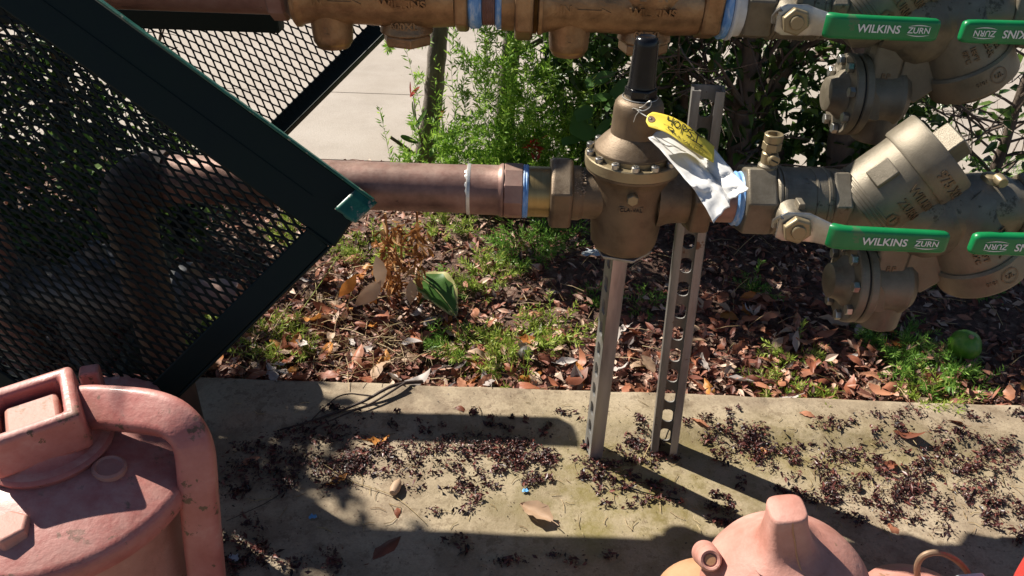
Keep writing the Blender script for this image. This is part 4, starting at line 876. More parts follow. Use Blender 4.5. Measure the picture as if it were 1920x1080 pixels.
# ================================================================== RED HOSE CONNECTION (lower right)
hc = thing('hose_connection', 'chalky red domed hose connection with upright neck at the bottom edge', 'fire hydrant', (.262, .49, 0))
HX, HY = .2600, .492
HM = T(.300, HY, 0) @ Matrix.Rotation(R(-11), 4, 'Y')
mb = MB(); mb.lathe([(0, .078), (.10, .080), (.140, .0805), (.154, .0795), (.170, .0750), (.184, .0670), (.195, .0575), (.204, .0465), (.2105, .0365), (.2155, .0285), (.221, .0242)], 72, HM); mb.build('dome', 'redpale', hc, sharp=70)
mb = MB(); mb.lathe([(.2115, .0345), (.2160, .0280), (.221, .0240), (.228, .0210), (.240, .0184), (.252, .0168), (.2605, .0164), (.2632, .0158), (.2642, .0142), (.2644, 0)], 40, HM, 3.6); mb.build('neck', 'redpale', hc, sharp=50)
sm = []
for k in range(14):
    f = k/13; z = .260-.095*f; r = [.0178, .0186, .021, .026, .042, .056, .064, .070, .0735][min(8, int(f*8.99))]
    sm.append((f, z))
prof = [(.2620, .0160), (.252, .0174), (.240, .0190), (.228, .0217), (.2155, .0292), (.2105, .0372), (.2035, .0475), (.195, .0580), (.184, .0676), (.168, .0760), (.145, .0808)]
pts = [HM @ Vector((r*math.sin(R(9+24*i/10))*(.35+.65*i/10)+.001*mnoise.noise(Vector((i*1.7, 0, 0))), -r*math.cos(R(9+18*i/10)), z)) for i, (z, r) in enumerate(prof)]
mb = MB(); mb.tube([lerp_poly(pts, k/40) for k in range(41)], .0008, 6); mb.build('casting_seam', 'ochre', hc)
lo = W(1262, 1062, .55)
mb = MB(); mb.lathe([(0, .070), (.11, .070), (.130, .065), (.147, .052), (.156, .034), (.159, .015), (.160, 0)], 48, T(.222, .515, -.050)); mb.build('side_outlet', 'ochre', hc, sharp=60)
eo = W(1332, 1050, .490)
mb = MB(); q = Matrix.Translation(eo) @ Vector((-.12, -.72, .68)).to_track_quat('Z', 'Y').to_matrix().to_4x4()
mb.lathe([(-.045, .0125), (-.006, .0112), (.000, .0102), (.0012, .0088), (.0006, .0070), (-.0018, .0064), (-.0018, 0)], 28, q); ear = mb.build('lug', 'redpale', hc, sharp=50)
mb = MB(); mb.lathe([(-.0022, 0), (-.0022, .0054), (-.0008, .0050), (-.0006, 0)], 24, q); mb.build('lug_pin', 'ochre', ear)
r0 = [W(1722, 1095, .545), W(1720, 1060, .545), W(1735, 1040, .545), W(1765, 1037, .546), W(1795, 1052, .548), W(1815, 1075, .55), W(1822, 1100, .55)]
mb = MB(); mb.tube([lerp_poly(r0, k/30) for k in range(31)], .0032, 10); mb.build('wire_ring', 'rustwire', hc)
mb = MB(); mb.lathe([(0, .072), (.13, .072), (.150, .066), (.158, .05), (.160, 0)], 44, T(.43, .505, -.058)); mb.build('side_outlet', 'redpale', hc, sharp=60)
mb = MB(); mb.lathe([(0, .05), (.17, .05), (.195, .045), (.208, .032), (.212, 0)], 40, T(.562, .505, -.004)); mb.build('red_cap', 'brightred', hc, sharp=60)
mb = MB(); mb.box(W(1820, 1090, .52), (.03, .012, .012), Matrix.Rotation(R(8), 4, 'Z')); mb.build('clip', 'paletag', hc, bevel=.003)

# ================================================================== PLANTS
def leaf_quadmesh(mb, p, d, n, L, wd, curl=.15, seg=3, tipw=0.0):
    """one folded pointed leaf starting at p along d with normal n"""
    d = d.normalized(); s = d.cross(n); 
    if s.length < 1e-4: s = d.cross(Vector((.3, .5, .8)))
    s.normalize(); n = s.cross(d)
    prof = [0.0, .75, 1.0, .62, 0.0] if seg >= 4 else [0.0, 1.0, .7, 0.0]
    m_ = len(prof)-1; vs, fs = [], []
    for i, w in enumerate(prof):
        t = i/m_; c = p + d*(L*t) - n*(curl*L*t*t); hw = wd*.5*w
        if w == 0: vs.append([c])
        else: vs.append([c - s*hw + n*(hw*.35), c, c + s*hw + n*(hw*.35)])
    idx = []; flat = []
    for r_ in vs: idx.append(list(range(len(flat), len(flat)+len(r_)))); flat += r_
    for a, b in zip(idx, idx[1:]):
        if len(a) == 1: fs += [(a[0], b[0], b[1]), (a[0], b[1], b[2])]
        elif len(b) == 1: fs += [(a[0], b[0], a[1]), (a[1], b[0], a[2])]
        else: fs += [(a[0], b[0], b[1], a[1]), (a[1], b[1], b[2], a[2])]
    mb.add(flat, fs)
def rv(): return Vector((random.gauss(0, 1), random.gauss(0, 1), random.gauss(0, 1))).normalized()
def needle(mb, p, d, L, w):
    d = d.normalized(); s = d.cross(rv()); s.normalize()
    q = p + d*L*.5; mb.add([p, q + s*w*.5, p + d*L, q - s*w*.5], [(0, 1, 2, 3)])
def sprig(mb, stem, p, d, L, nl, nlen=.010, w=.0016, droop=.2, srad=.0006):
    d = d.normalized(); pts = []; steps = max(5, int(L/.012))
    for i in range(steps+1):
        t = i/steps; pts.append(p + d*(L*t) + Vector((0, 0, -droop*L*t*t)))
    stem.tube(pts, [srad*(1-.6*i/steps) for i in range(steps+1)], 4, cap=False)
    for k in range(nl):
        t = (k+random.random())/nl; i = min(int(t*steps), steps-1); b = pts[i].lerp(pts[i+1], t*steps-i)
        ax = (pts[i+1]-pts[i]).normalized(); o = rv(); o = (o-ax*o.dot(ax)).normalized()
        dd = o*.8 + ax*random.uniform(.25, .9)
        needle(mb, b, dd, nlen*random.uniform(.65, 1.2)*(1 if t < .85 else .7), w)
def fern(name, label, cat, base, sprigs, mat, group=None, nlen=.010, w=.0016):
    t = thing(name, label, cat, tuple(base), group); mb = MB(); st = MB()
    for p, d, L, nl, dr in sprigs: sprig(mb, st, Vector(p), Vector(d), L, nl, nlen, w, dr)
    mb.build('foliage', mat, t, flat=True, fix=False); st.build('stem', 'weeddark', t, fix=False)
    return t
def weed(px, py, r, h, n, label, mat='weed', nlen=.0135, z=None, name='weed', up=.8):
    b = G(px, py, 0.0); b.z = bed_z(b.x, b.y)
    if b.y < KY+.01: b.y = KY+.012
    L = []
    for k in range(n):
        a = random.random()*6.283; rr = r*math.sqrt(random.random())*.55; d = Vector((math.cos(a), math.sin(a), up*random.uniform(.6, 2.0)))
        L.append(((b.x+rr*math.cos(a), b.y+rr*math.sin(a), b.z), d, h*random.uniform(.6, 1.15), int(26*h/.05), random.uniform(.1, .5)))
    return fern(name, label, 'weed', b, L, mat, 'green weeds sprouting through the leaf litter', nlen, .0022)
# trees / shrubs along the back of the bed
def trunk_path(pixs, Y0, Y1):
    n = len(pixs); return [W(px, py, Y0+(Y1-Y0)*i/(n-1)) for i, (px, py) in enumerate(pixs)]
def crown_cloud(mb, cen, rad, n, L, wd):
    for k in range(n):
        while True:
            o = Vector((random.uniform(-1, 1), random.uniform(-1, 1), random.uniform(-1, 1)))
            if o.length < 1 and mnoise.noise(Vector((o.x*2.3+cen[0]*7, o.y*2.3, o.z*2.3+cen[2]*5))) > -.12: break
        p = Vector(cen) + Vector((o.x*rad[0], o.y*rad[1], o.z*rad[2])); d = rv(); d.z -= .2
        leaf_quadmesh(mb, p, d, rv()+Vector((0, 0, 1.2)), L*random.uniform(.6, 1.25), wd*random.uniform(.7, 1.2), .2)
def branch(mb, p, d, L, r, depth=2, spread=.7):
    pts = [Vector(p)]; d = Vector(d).normalized(); n = 6
    for i in range(n):
        d = (d + rv()*.16).normalized(); pts.append(pts[-1]+d*(L/n))
    mb.tube(pts, [r*(1-.75*i/n) for i in range(n+1)], 5 if r < .004 else 8, cap=False)
    ends = [pts[-1]]
    if depth:
        for k in range(3):
            i = random.randint(2, n-1); ends += branch(mb, pts[i], (d+rv()*spread).normalized(), L*.6, r*.5, depth-1, spread)
    return ends
# tree 1 with grey trunk
t1p = [W(790, 328, 1.70), W(799, 280, 1.70), W(806, 240, 1.695), W(812, 190, 1.695), W(817, 130, 1.69), W(823, 60, 1.69), W(828, 0, 1.685), W(830, -60, 1.68)]
t1p[0].z = -.02
tr1 = thing('shrub_tree', 'slim grey trunk rising before the sunlit sidewalk left of the fern', 'tree', tuple(t1p[0]))
mb = MB(); tp_ = [lerp_poly(t1p, k/24) for k in range(25)]
tp_ += [tp_[-1]+Vector((.01, -.01, .10)), tp_[-1]+Vector((-.01, -.02, .25)), tp_[-1]+Vector((-.04, -.02, .42))]
rad = [.034*(1.25 if k == 0 else 1)*(1-.012*k)*(1+.06*math.sin(k*2.2)) for k in range(len(tp_))]; rad = [r*.72 for r in rad]
mb.tube(tp_, rad, 14); mb.build('trunk', 'bark', tr1, sharp=70)
mb = MB(); ends = []
for k in range(7): ends += branch(mb, tp_[-1]+Vector((0, 0, -.05*k)), Vector((random.uniform(-1.4, .2), random.uniform(-.6, .5), random.uniform(.1, .8))), .30, .008, 2)
mb.build('limbs', 'darkbark', tr1)
mb = MB(); mb.tube([W(790, 302, 1.69), W(772, 285, 1.68), W(732, 257, 1.67)], [.005, .0045, .004], 6); mb.build('broken_branch', 'darkbark', tr1)
mb = MB()
for c, r_, n_ in (((-.46, 1.66, .74), (.09, .10, .14), 420), ((-.20, 1.66, .82), (.18, .11, .14), 800)): crown_cloud(mb, c, r_, n_, .045, .02)
mb.build('crown', 'leafdark', tr1, flat=True, fix=False)
# bright needle fern columns behind the copper pipe
def fern_column(label, cx0, cy0, Y, n, spread, hh, lean=0, mat='fern', nlen=.018, base_x=None):
    L = []
    b = G(cx0, cy0, 0.0); b = Vector((W(cx0, 300, Y).x, Y, bed_z(W(cx0, 300, Y).x, Y)))
    for k in range(n):
        h0 = random.random(); top = hh*(.25+.75*random.random())
        x = b.x + random.gauss(0, spread); y = Y + random.gauss(0, spread*.8)
        z0 = b.z + top*random.random()**1.3
        d = Vector((random.gauss(0, .55)+lean, random.gauss(0, .55), random.uniform(.4, 1.6)))
        L.append(((x, y, z0), d, random.uniform(.06, .13), 46, random.uniform(.15, .6)))
    for k in range(max(4, n//8)):
        x = b.x+random.gauss(0, spread*.6); L.append(((x, Y, b.z), (random.gauss(0, .2), random.gauss(0, .2), 1), hh*random.uniform(.6, 1.0), 60, .05))
    return fern('needle_fern', label, 'fern', b, L, mat, 'bright needle ferns behind the copper pipe', nlen, .0034)
random.seed(11)
fern_column('bright green fern column left of the first dark trunk gap behind the union nut', 940, 300, 1.56, 210, .058, .50)
fern_column('bright green fern mass under the upper strainer port behind the brass tailpiece', 1025, 300, 1.58, 130, .048, .46)
fern_column('thin bright fern sprigs climbing the slim grey trunk', 826, 300, 1.64, 30, .045, .42, .1)
fern_column('low bright fern sprouting at the foot of the slim trunk', 905, 305, 1.58, 44, .06, .13)
fern_column('drooping fern wisps left of the slim grey trunk', 768, 300, 1.64, 7, .022, .30, -.1)
fern_column('darker fern spray under the upper regulator beside the black cap', 1115, 300, 1.62, 44, .07, .46)
# second stem inside the ferns
t2p = [W(950, 320, 1.69), W(946, 240, 1.69), W(952, 150, 1.685), W(962, 60, 1.68), W(970, -40, 1.68)]; t2p[0].z = -.02
tr2 = thing('shrub_tree', 'grey stem half buried in the bright fern column', 'tree', tuple(t2p[0])); mb = MB(); q_ = [lerp_poly(t2p, k/14) for k in range(15)]
mb.tube(q_, [.024*(1-.02*k) for k in range(15)], 12); mb.build('trunk', 'bark', tr2, sharp=70)
mb = MB(); 
for k in range(6): branch(mb, q_[-1]+Vector((0, 0, -.03*k)), Vector((random.uniform(-.8, .8), random.uniform(-.5, .5), .7)), .28, .007, 2)
mb.build('limbs', 'darkbark', tr2); mb = MB(); crown_cloud(mb, (.0, 1.66, 1.0), (.15, .12, .12), 600, .045, .02); mb.build('crown', 'leafdark', tr2, flat=True, fix=False)
# dark hedge shrubs on the right
def hedge(label, pix, Y, r, crowns, low, nb, seed, bm='darkbark', dens=2.6):
    random.seed(seed)
    pts = [W(px, py, Y) for px, py in pix]; pts[0].z = -.02
    t = thing('hedge_shrub', label, 'shrub', tuple(pts[0]), 'dark hedge shrubs behind the pipes')
    mb = MB(); q_ = [lerp_poly(pts, k/18) for k in range(19)]; q_ += [q_[-1]+Vector((.02, 0, .15)), q_[-1]+Vector((.0, .02, .32))]
    mb.tube(q_, [r*(1.2 if k == 0 else 1)*(1-.025*k)*(1+.07*math.sin(k*1.9)) for k in range(len(q_))], 12); mb.build('trunk', bm, t, sharp=70)
    mb = MB()
    for k in range(nb):
        i = random.randint(2, len(q_)-1); branch(mb, q_[i], Vector((random.uniform(-1, 1), random.uniform(-.7, .5), random.uniform(-.1, 1))), random.uniform(.18, .36), r*.26, 2, .8)
    mb.build('limbs', 'darkbark', t)
    mb = MB()
    for c, rr, n in crowns: crown_cloud(mb, c, rr, n, .05, .022)
    for c, rr, n in low: crown_cloud(mb, c, rr, int(n*dens), .034, .017)
    mb.build('crown', 'leafdark', t, flat=True, fix=False)
    return t
hedge('dark shrub behind the black cap and yellow tag', [(1290, 320), (1290, 240), (1282, 150), (1275, 60), (1270, -40)], 1.62, .017, [((.22, 1.70, .86), (.26, .16, .20), 900), ((.30, 1.60, .62), (.26, .16, .12), 500)], [((.20, 1.64, .30), (.17, .14, .22), 620), ((.26, 1.66, .12), (.24, .12, .10), 260)], 13, 21)
hedge('dark shrub trunk right of the standing channel post', [(1378, 330), (1388, 250), (1398, 160), (1410, 70), (1418, -30)], 1.60, .026, [((.50, 1.66, .92), (.28, .18, .24), 1000), ((.48, 1.55, .62), (.24, .16, .13), 450)], [((.42, 1.66, .25), (.16, .14, .24), 420), ((.44, 1.72, .08), (.2, .1, .08), 200)], 16, 22, dens=2.0)
hedge('leaning dark shrub trunk above the lower ball valve', [(1470, 330), (1445, 250), (1438, 190), (1470, 110), (1500, 30), (1520, -40)], 1.66, .028, [((.72, 1.68, .95), (.26, .18, .26), 900)], [((.60, 1.68, .28), (.15, .13, .22), 380), ((.68, 1.64, .1), (.2, .12, .09), 220)], 15, 23, dens=2.0)
hedge('dark shrub behind the bonnet of the lower backflow preventer', [(1590, 330), (1585, 250), (1600, 150), (1620, 50), (1640, -50)], 1.58, .036, [((.92, 1.62, .98), (.24, .2, .28), 800)], [((.76, 1.62, .2), (.13, .13, .2), 260)], 10, 24)
hedge('leafless twiggy shrub at the right edge above the outlet barrel', [(1850, 350), (1880, 280), (1905, 200), (1935, 120), (1960, 40)], 1.60, .012, [((1.35, 1.68, 1.0), (.28, .18, .26), 700)], [((1.02, 1.62, .22), (.16, .10, .14), 130), ((1.1, 1.6, .06), (.2, .1, .06), 120)], 46, 25, dens=1.2)
hedge('low shrub behind the mesh at far left', [(120, 330), (118, 240), (112, 140), (108, 40), (105, -40)], 1.55, .018, [], [((-.98, 1.50, .30), (.22, .16, .22), 1000), ((-.80, 1.58, .10), (.22, .10, .10), 400), ((-.8, 1.30, .12), (.3, .14, .11), 700)], 16, 26, dens=1.3)
hedge('taller shrub beyond the mesh panel, out-of-view crowns added for shade', [(-60, 330), (-70, 200), (-80, 100), (-90, 0)], 1.45, .02, [((-1.5, 1.5, .55), (.35, .25, .30), 900), ((-1.45, 1.42, .95), (.40, .20, .22), 1300), ((-1.25, 1.25, .8), (.22, .14, .15), 700), ((-1.20, 1.26, 1.20), (.13, .12, .11), 420), ((-1.22, 1.30, .52), (.25, .18, .22), 1100)], [((-1.15, 1.4, .3), (.2, .2, .25), 700), ((-1.1, 1.15, .15), (.3, .2, .14), 600)], 10, 27, dens=1.3)  # crowns outside the view, placed to shade the cage interior
# broad soft leaves near the regulator
random.seed(31)
bl = thing('broadleaf_plant', 'soft green lobed leaves on stems left of the regulator bonnet', 'plant', tuple(G(1110, 300)))
def broad(px, py, Y, L, wd, ang, mat='leafivy', parent=None, tilt=.5, lobed=True):
    c = W(px, py, Y); mb = MB(); ex = Vector((math.cos(ang), 0, math.sin(ang))); ey = Vector((-math.sin(ang)*.6, .8, .55*abs(math.cos(ang))+.2)).normalized(); n = ex.cross(ey).normalized()
    K = 18; ring = []
    for k in range(K):
        a = 2*math.pi*k/K; rr = 1.0
        if lobed: rr = 1+.10*math.cos(5*a)+.05*math.sin(9*a)
        x = L*.5*math.cos(a)*rr; y = wd*.5*math.sin(a)*rr*(1-.25*math.cos(a)); ring.append(c+ex*x+ey*y+n*(.10*abs(y)*2-.006*math.cos(a)))
    mid = [c+ex*(L*.5*(-.9+1.8*i/4)) for i in range(5)]
    mb.add([c]+ring, [(0, 1+k, 1+(k+1) % K) for k in range(K)]); return mb.build('leaf', mat, parent, sharp=80, fix=False)
for px, py, L, wd, a in ((1093, 242, .062, .052, -.3), (1098, 212, .045, .030, .6), (1125, 148, .062, .026, .55), (1166, 165, .05, .030, 1.0), (1128, 183, .05, .018, .3), (1133, 238, .042, .022, 1.1), (1150, 300, .04, .02, .2), (1075, 262, .05, .02, .4), (1145, 195, .03, .014, 1.2)):
    broad(px, py, 1.50, L, wd, a, 'leafivy', bl)
mb = MB(); b = G(1110, 300); b.z = -.01
for px, py in ((1093, 242), (1098, 212), (1125, 148), (1165, 160), (1133, 238)):
    e = W(px, py, 1.505); mb.tube([Vector((b.x, 1.52, .0)), Vector(((b.x+e.x)/2, 1.52, e.z*.6)), e], .0012, 5)
mb.build('stem', 'weeddark', bl)
# red and green young shoots by the slim trunk
ys_ = thing('young_shoot', 'small shoot with red leaf tips beside the slim grey trunk', 'plant', tuple(G(800, 300)))
mb = MB(); mb.tube([W(800, 310, 1.66), W(790, 262, 1.66), W(780, 222, 1.65), W(775, 180, 1.645)], [.002, .0018, .0014, .001], 6); mb.tube([W(826, 312, 1.66), W(833, 265, 1.65), W(828, 220, 1.65)], [.002, .0015, .001], 6); mb.build('stem', 'darkbark', ys_)
for px, py, L, wd, a, m_ in ((778, 172, .028, .010, 1.1, 'leafred'), (770, 166, .026, .008, 2.0, 'leafred'), (776, 206, .035, .014, 2.0, 'leafdark'), (790, 222, .045, .012, 1.2, 'leafdark'), (829, 213, .024, .010, 1.5, 'leafred'), (768, 262, .042, .013, -.25, 'leafdark'), (845, 263, .045, .024, 1.0, 'leafdark'), (843, 282, .05, .022, .3, 'leafivy'), (890, 288, .052, .022, .2, 'leafivy'), (812, 282, .03, .014, 1.4, 'leafivy'), (820, 255, .032, .011, 2.5, 'leafdark')):
    broad(px, py, 1.65, L, wd, a, m_, ys_, lobed=False)
# red flowers in the fern
rf = thing('red_flower', 'small red flower cluster beside the union nut', 'flower', tuple(W(1008, 300, 1.5)))
mb = MB()
for k in range(34): needle(mb, W(random.gauss(1004, 8), random.gauss(277, 7), 1.50), rv(), .016, .007)
mb.build('petals', 'leafred', rf, flat=True, fix=False)
mb = MB(); b = W(1008, 310, 1.5); b.z = -.01; mb.tube([b, W(1005, 280, 1.5)], .001, 5); mb.build('stem', 'darkbark', rf)
# withered brown plant
random.seed(41)
wp = thing('withered_plant', 'withered brown plant with curled hanging leaves under the copper pipe', 'plant', tuple(G(735, 560)))
st_ = MB()
for (px0, py0, px1, py1) in ((730, 560, 722, 400), (775, 520, 782, 396), (745, 545, 752, 430)):
    b = G(px0, py0, 0); e = W(px1, py1, b.y-.015); st_.tube([b, b.lerp(e, .5)+Vector((.004, 0, 0)), e], .0022, 6)
st_.build('stem', 'drybrown', wp)
mb = MB()
for k in range(190):
    px = random.choice((722, 732, 745, 780, 785))+random.gauss(0, 9); py = random.uniform(410, 545); b = W(px, py, 1.16+random.gauss(0, .012)); d = rv()*.8+Vector((0, 0, -.9)); leaf_quadmesh(mb, b, d, rv(), random.uniform(.014, .032), random.uniform(.004, .011), random.uniform(-.6, .8), 4)
mb.build('curled_foliage', 'drybrown', wp, flat=True, fix=False)
for px, py, L, wd, dx, dz, m_ in ((705, 500, .062, .024, .25, -1, 'tan'), (668, 535, .06, .022, -.6, -1, 'orange'), (715, 545, .07, .03, -.5, -.6, 'tan'), (770, 545, .05, .022, .1, -1, 'tan')):
    mb = MB(); leaf_quadmesh(mb, W(px, py-22, 1.13), Vector((dx, -.35, dz)), Vector((.3, -.8, .3)), L, wd, .45, 4); mb.build('leaf', m_, wp, sharp=80, fix=False)

# weeds, each in its place
random.seed(51)
WD = [(700, 470, .05, .055, 34, 'bright green weed left of the withered plant below the cage corner', 'weed'), (835, 440, .04, .05, 20, 'green weed under the solder ring of the copper pipe', 'weed'), (912, 525, .05, .055, 30, 'yellow green weed right of the withered plant', 'weed'), (985, 480, .055, .055, 34, 'dark green weed in shade under the brass tailpiece', 'weeddark'), (1045, 455, .05, .05, 26, 'dark green weed in shade under the union nut', 'weeddark'), (900, 660, .05, .045, 30, 'yellow green weed midway between withered plant and left post', 'weed'), (970, 640, .055, .05, 36, 'pale weed left of the left post', 'weed'), (1040, 625, .035, .05, 16, 'small pale weed touching the left post', 'weed'), (850, 650, .03, .045, 18, 'green weed below the large variegated leaf', 'weeddark'), (505, 640, .05, .045, 26, 'green weed beside the lower bar of the cage', 'weed'), (545, 655, .03, .03, 12, 'tiny weed right of the cage bar', 'weed'), (950, 715, .03, .03, 12, 'small weed at the concrete edge left of the left post', 'weed'), (1405, 540, .012, .05, 7, 'lone green sprig standing in the shade below the lower ball valve', 'weeddark'), (1210, 575, .02, .035, 8, 'small green sprig between the two posts', 'weeddark'), (1490, 665, .02, .05, 9, 'thin yellow weed left of the relief valve shadow', 'weed'), (1455, 725, .03, .04, 14, 'bright weed at the concrete edge right of the right post', 'weed'), (1530, 752, .03, .03, 12, 'low weed on the concrete edge below the relief valve', 'weed'), (1680, 640, .045, .06, 30, 'leafy green weed just below the relief drain spout', 'weeddark'), (1735, 690, .05, .06, 40, 'tall bright weed left of the lime fruit', 'weeddark'), (1745, 745, .035, .045, 24, 'bright weed at the concrete edge below the lime fruit', 'weed'), (1815, 725, .02, .05, 9, 'thin green weed right below the lime fruit', 'weeddark'), (1790, 530, .06, .06, 30, 'shaded weed under the second check cap', 'weeddark'), (1885, 330, .03, .06, 10, 'weed sprig beside the bleed screw at the right edge', 'weeddark'), (1120, 560, .03, .03, 10, 'small dark sprig left of the regulator base', 'weeddark'), (830, 545, .03, .04, 16, 'fresh green weed behind the large variegated leaf', 'weeddark'), (560, 440, .06, .05, 26, 'weed patch seen through the mesh near the cage corner', 'weed'), (350, 640, .05, .05, 16, 'weed seen through the lower mesh above the red arm', 'weed')]
for px, py, r, h, n, lab, m_ in WD: weed(px, py, r*1.3, h*1.3, int(n*1.15), lab, m_)
# large variegated leaf
random.seed(61)
lf = thing('variegated_leaf', 'large green leaf with pale yellow margin lying among brown leaves', 'leaf', tuple(G(815, 560, .01)))
A = G(783, 520, .050); Bp = G(856, 594, .010); d = (Bp-A); s_ = Vector((-d.y, d.x, 0)).normalized(); Lh = d.length
def vl(scale, lift):
    mb = MB(); rows = []
    for i in range(13):
        t = i/12; w_ = .5*.074*math.sin(math.pi*min(1, t*.97+.02))**.75*scale*(1.15-.3*t)
        row = []
        for j in range(9):
            q = (j-4)/4; wob = 1+(.05*math.sin(i*2.9+(j > 4)*1.3) if scale > .95 else .14*math.sin(i*1.7+j)); row.append(A + d*(.02+t*.96 if scale < .95 else t) + s_*(q*w_*wob) + Vector((0, 0, .012*math.sin(math.pi*t)+.008*abs(q)**1.5*w_/.025+lift+.0015*math.sin(i*1.6)*abs(q))))
        rows.append(row)
    mb.grid(rows); return mb
vl(1.0, 0).build('margin', surf('pale_leaf_margin', [(0.40, 0.38, 0.13), (0.50, 0.47, 0.2)], 60, (.4, .5)), lf, sharp=80, fix=False)
vl(.80, .0007).build('green_blade', 'leafivy', lf, sharp=80, fix=False)
mb = MB(); mb.tube([A+Vector((-.012, .01, .006)), A+Vector((0, 0, .001))]+[A+d*t+Vector((0, 0, .012*math.sin(math.pi*t)+.0016)) for t in (.2, .4, .6, .8, .97)], [.0014, .0013, .0011, .0009, .0008, .0006, .0004], 6); mb.build('midrib', surf('leaf_rib', [(0.32, 0.36, 0.12), (0.4, 0.42, 0.17)], 40, (.4, .5)), lf)
# lime
lc = G(1811, 643, .026); mb = MB(); prof = [(-.0265, 0), (-.0255, .006), (-.021, .0155), (-.012, .0228), (0, .0258), (.011, .0235), (.019, .0165), (.0225, .009), (.0245, .0045), (.0262, .003), (.027, 0)]
mb.lathe(prof, 36, T(lc.x, lc.y, .022) @ Matrix.Rotation(R(28), 4, 'X') @ Matrix.Rotation(R(14), 4, 'Y'))
for v in mb.v:
    dv = v-Vector((lc.x, lc.y, .022)); v += dv.normalized()*.0012*mnoise.noise(dv*60)
lm = mb.build('lime_fruit', 'lime', None, origin=(lc.x, lc.y, 0), sharp=80); tag(lm, 'round green lime lying in the shaded litter at right', 'fruit')
mb = MB(); sp = Vector((lc.x-.002, lc.y-.010, .022+.0245)); mb.lathe([(-.002, 0), (-.002, .0042), (.0004, .004), (.0012, .002), (.0012, 0)], 10, T(*sp) @ Matrix.Rotation(R(22), 4, 'X')); mb.build('stem_scar', 'tan', lm)

# ================================================================== LEAF LITTER
random.seed(71)
def leaf_mesh(name, L, wd, curl, fold, twist, mat, wav=0.0):
    mb = MB(); rows = []; n = 7
    for i in range(n+1):
        t = i/n; w_ = wd*.5*max(.03, math.sin(math.pi*min(1, .06+t*.93))**.8*(1.12-.3*t)); row = []
        c = Vector(((t-.5)*L, 0, curl*L*((t-.5)**2*4)*.30))
        for q in (-1, -.5, 0, .5, 1):
            a = twist*(t-.5); y = q*w_*(1+wav*math.sin(t*17+q*3)); z = fold*abs(q)*w_ + wav*.006*math.sin(t*12+q*4)
            row.append(c + Vector((wav*.004*math.sin(q*5+t*9), y*math.cos(a)-z*math.sin(a), y*math.sin(a)+z*math.cos(a))))
        rows.append(row)
    mb.grid(rows)
    mb.tube([Vector((-.5*L-.010, .002, .002+curl*L*.3)), Vector((-.5*L-.004, 0, curl*L*.3)), Vector((-.5*L+.002, 0, curl*L*.29))], .0006, 4, cap=False)
    me = bpy.data.meshes.new(name); me.from_pydata([tuple(v) for v in mb.v], [], mb.f); me.polygons.foreach_set('use_smooth', [True]*len(me.polygons)); me.materials.append(M[mat]); return me
LV = {}
for mname in ('russet', 'tan', 'greyleaf', 'orange'):
    LV[mname] = [leaf_mesh('dry_leaf', random.uniform(.034, .052), random.uniform(.015, .022), random.uniform(-.9, 1.1), random.uniform(-.5, .9), random.uniform(-1.6, 1.6), mname, random.uniform(0, .35)) for _ in range(8)]
LAB = {'russet': 'reddish brown dry leaf in the litter of the garden bed', 'tan': 'tan dry leaf in the litter of the garden bed', 'greyleaf': 'bleached grey dry leaf in the litter of the garden bed', 'orange': 'orange dry leaf in the litter of the garden bed'}
# pixel boxes where the photograph shows whole leaves: (x0,y0,x1,y1,count)
ZONES = [(390, 640, 560, 725, 22), (500, 480, 700, 720, 64), (690, 560, 900, 735, 62), (860, 560, 1110, 740, 36), (1120, 620, 1240, 750, 16), (1290, 560, 1560, 755, 66), (1540, 580, 1700, 750, 26), (1750, 650, 1920, 765, 14), (400, 520, 560, 640, 10), (640, 430, 1040, 520, 10)]
nleaf = 0
ZN = ['at the foot of the cage bar', 'between the cage bar and the withered plant', 'below the withered plant', 'left of the left post', 'between the two posts', 'right of the right post below the ball valve', 'below the relief drain spout', 'near the lime fruit', 'seen past the cage mesh', 'in the shade under the copper pipe']
for (x0, y0, x1, y1, cnt), zn in zip(ZONES, ZN):
    for k in range(cnt):
        if nleaf >= 300: break
        p = G(random.uniform(x0, x1), random.uniform(y0, y1))
        if p.y < KY+.006: p.y = KY+.006+random.random()*.02
        mname = random.choices(['russet', 'tan', 'greyleaf', 'orange'], [.64, .17, .10, .09])[0]
        o = bpy.data.objects.new('dry_leaf', random.choice(LV[mname])); COL.objects.link(o); nleaf += 1
        sc = random.uniform(.58, 1.08); o.scale = (sc, sc*random.uniform(.85, 1.15), sc)
        o.location = (p.x, p.y, bed_z(p.x, p.y)+.010+random.random()*.014)
        o.rotation_euler = (random.gauss(0, .38), random.gauss(0, .30), random.random()*6.283)
        tag(o, LAB[mname].replace('in the litter of the garden bed', zn), 'leaf', 'fallen dry leaves in the bed')
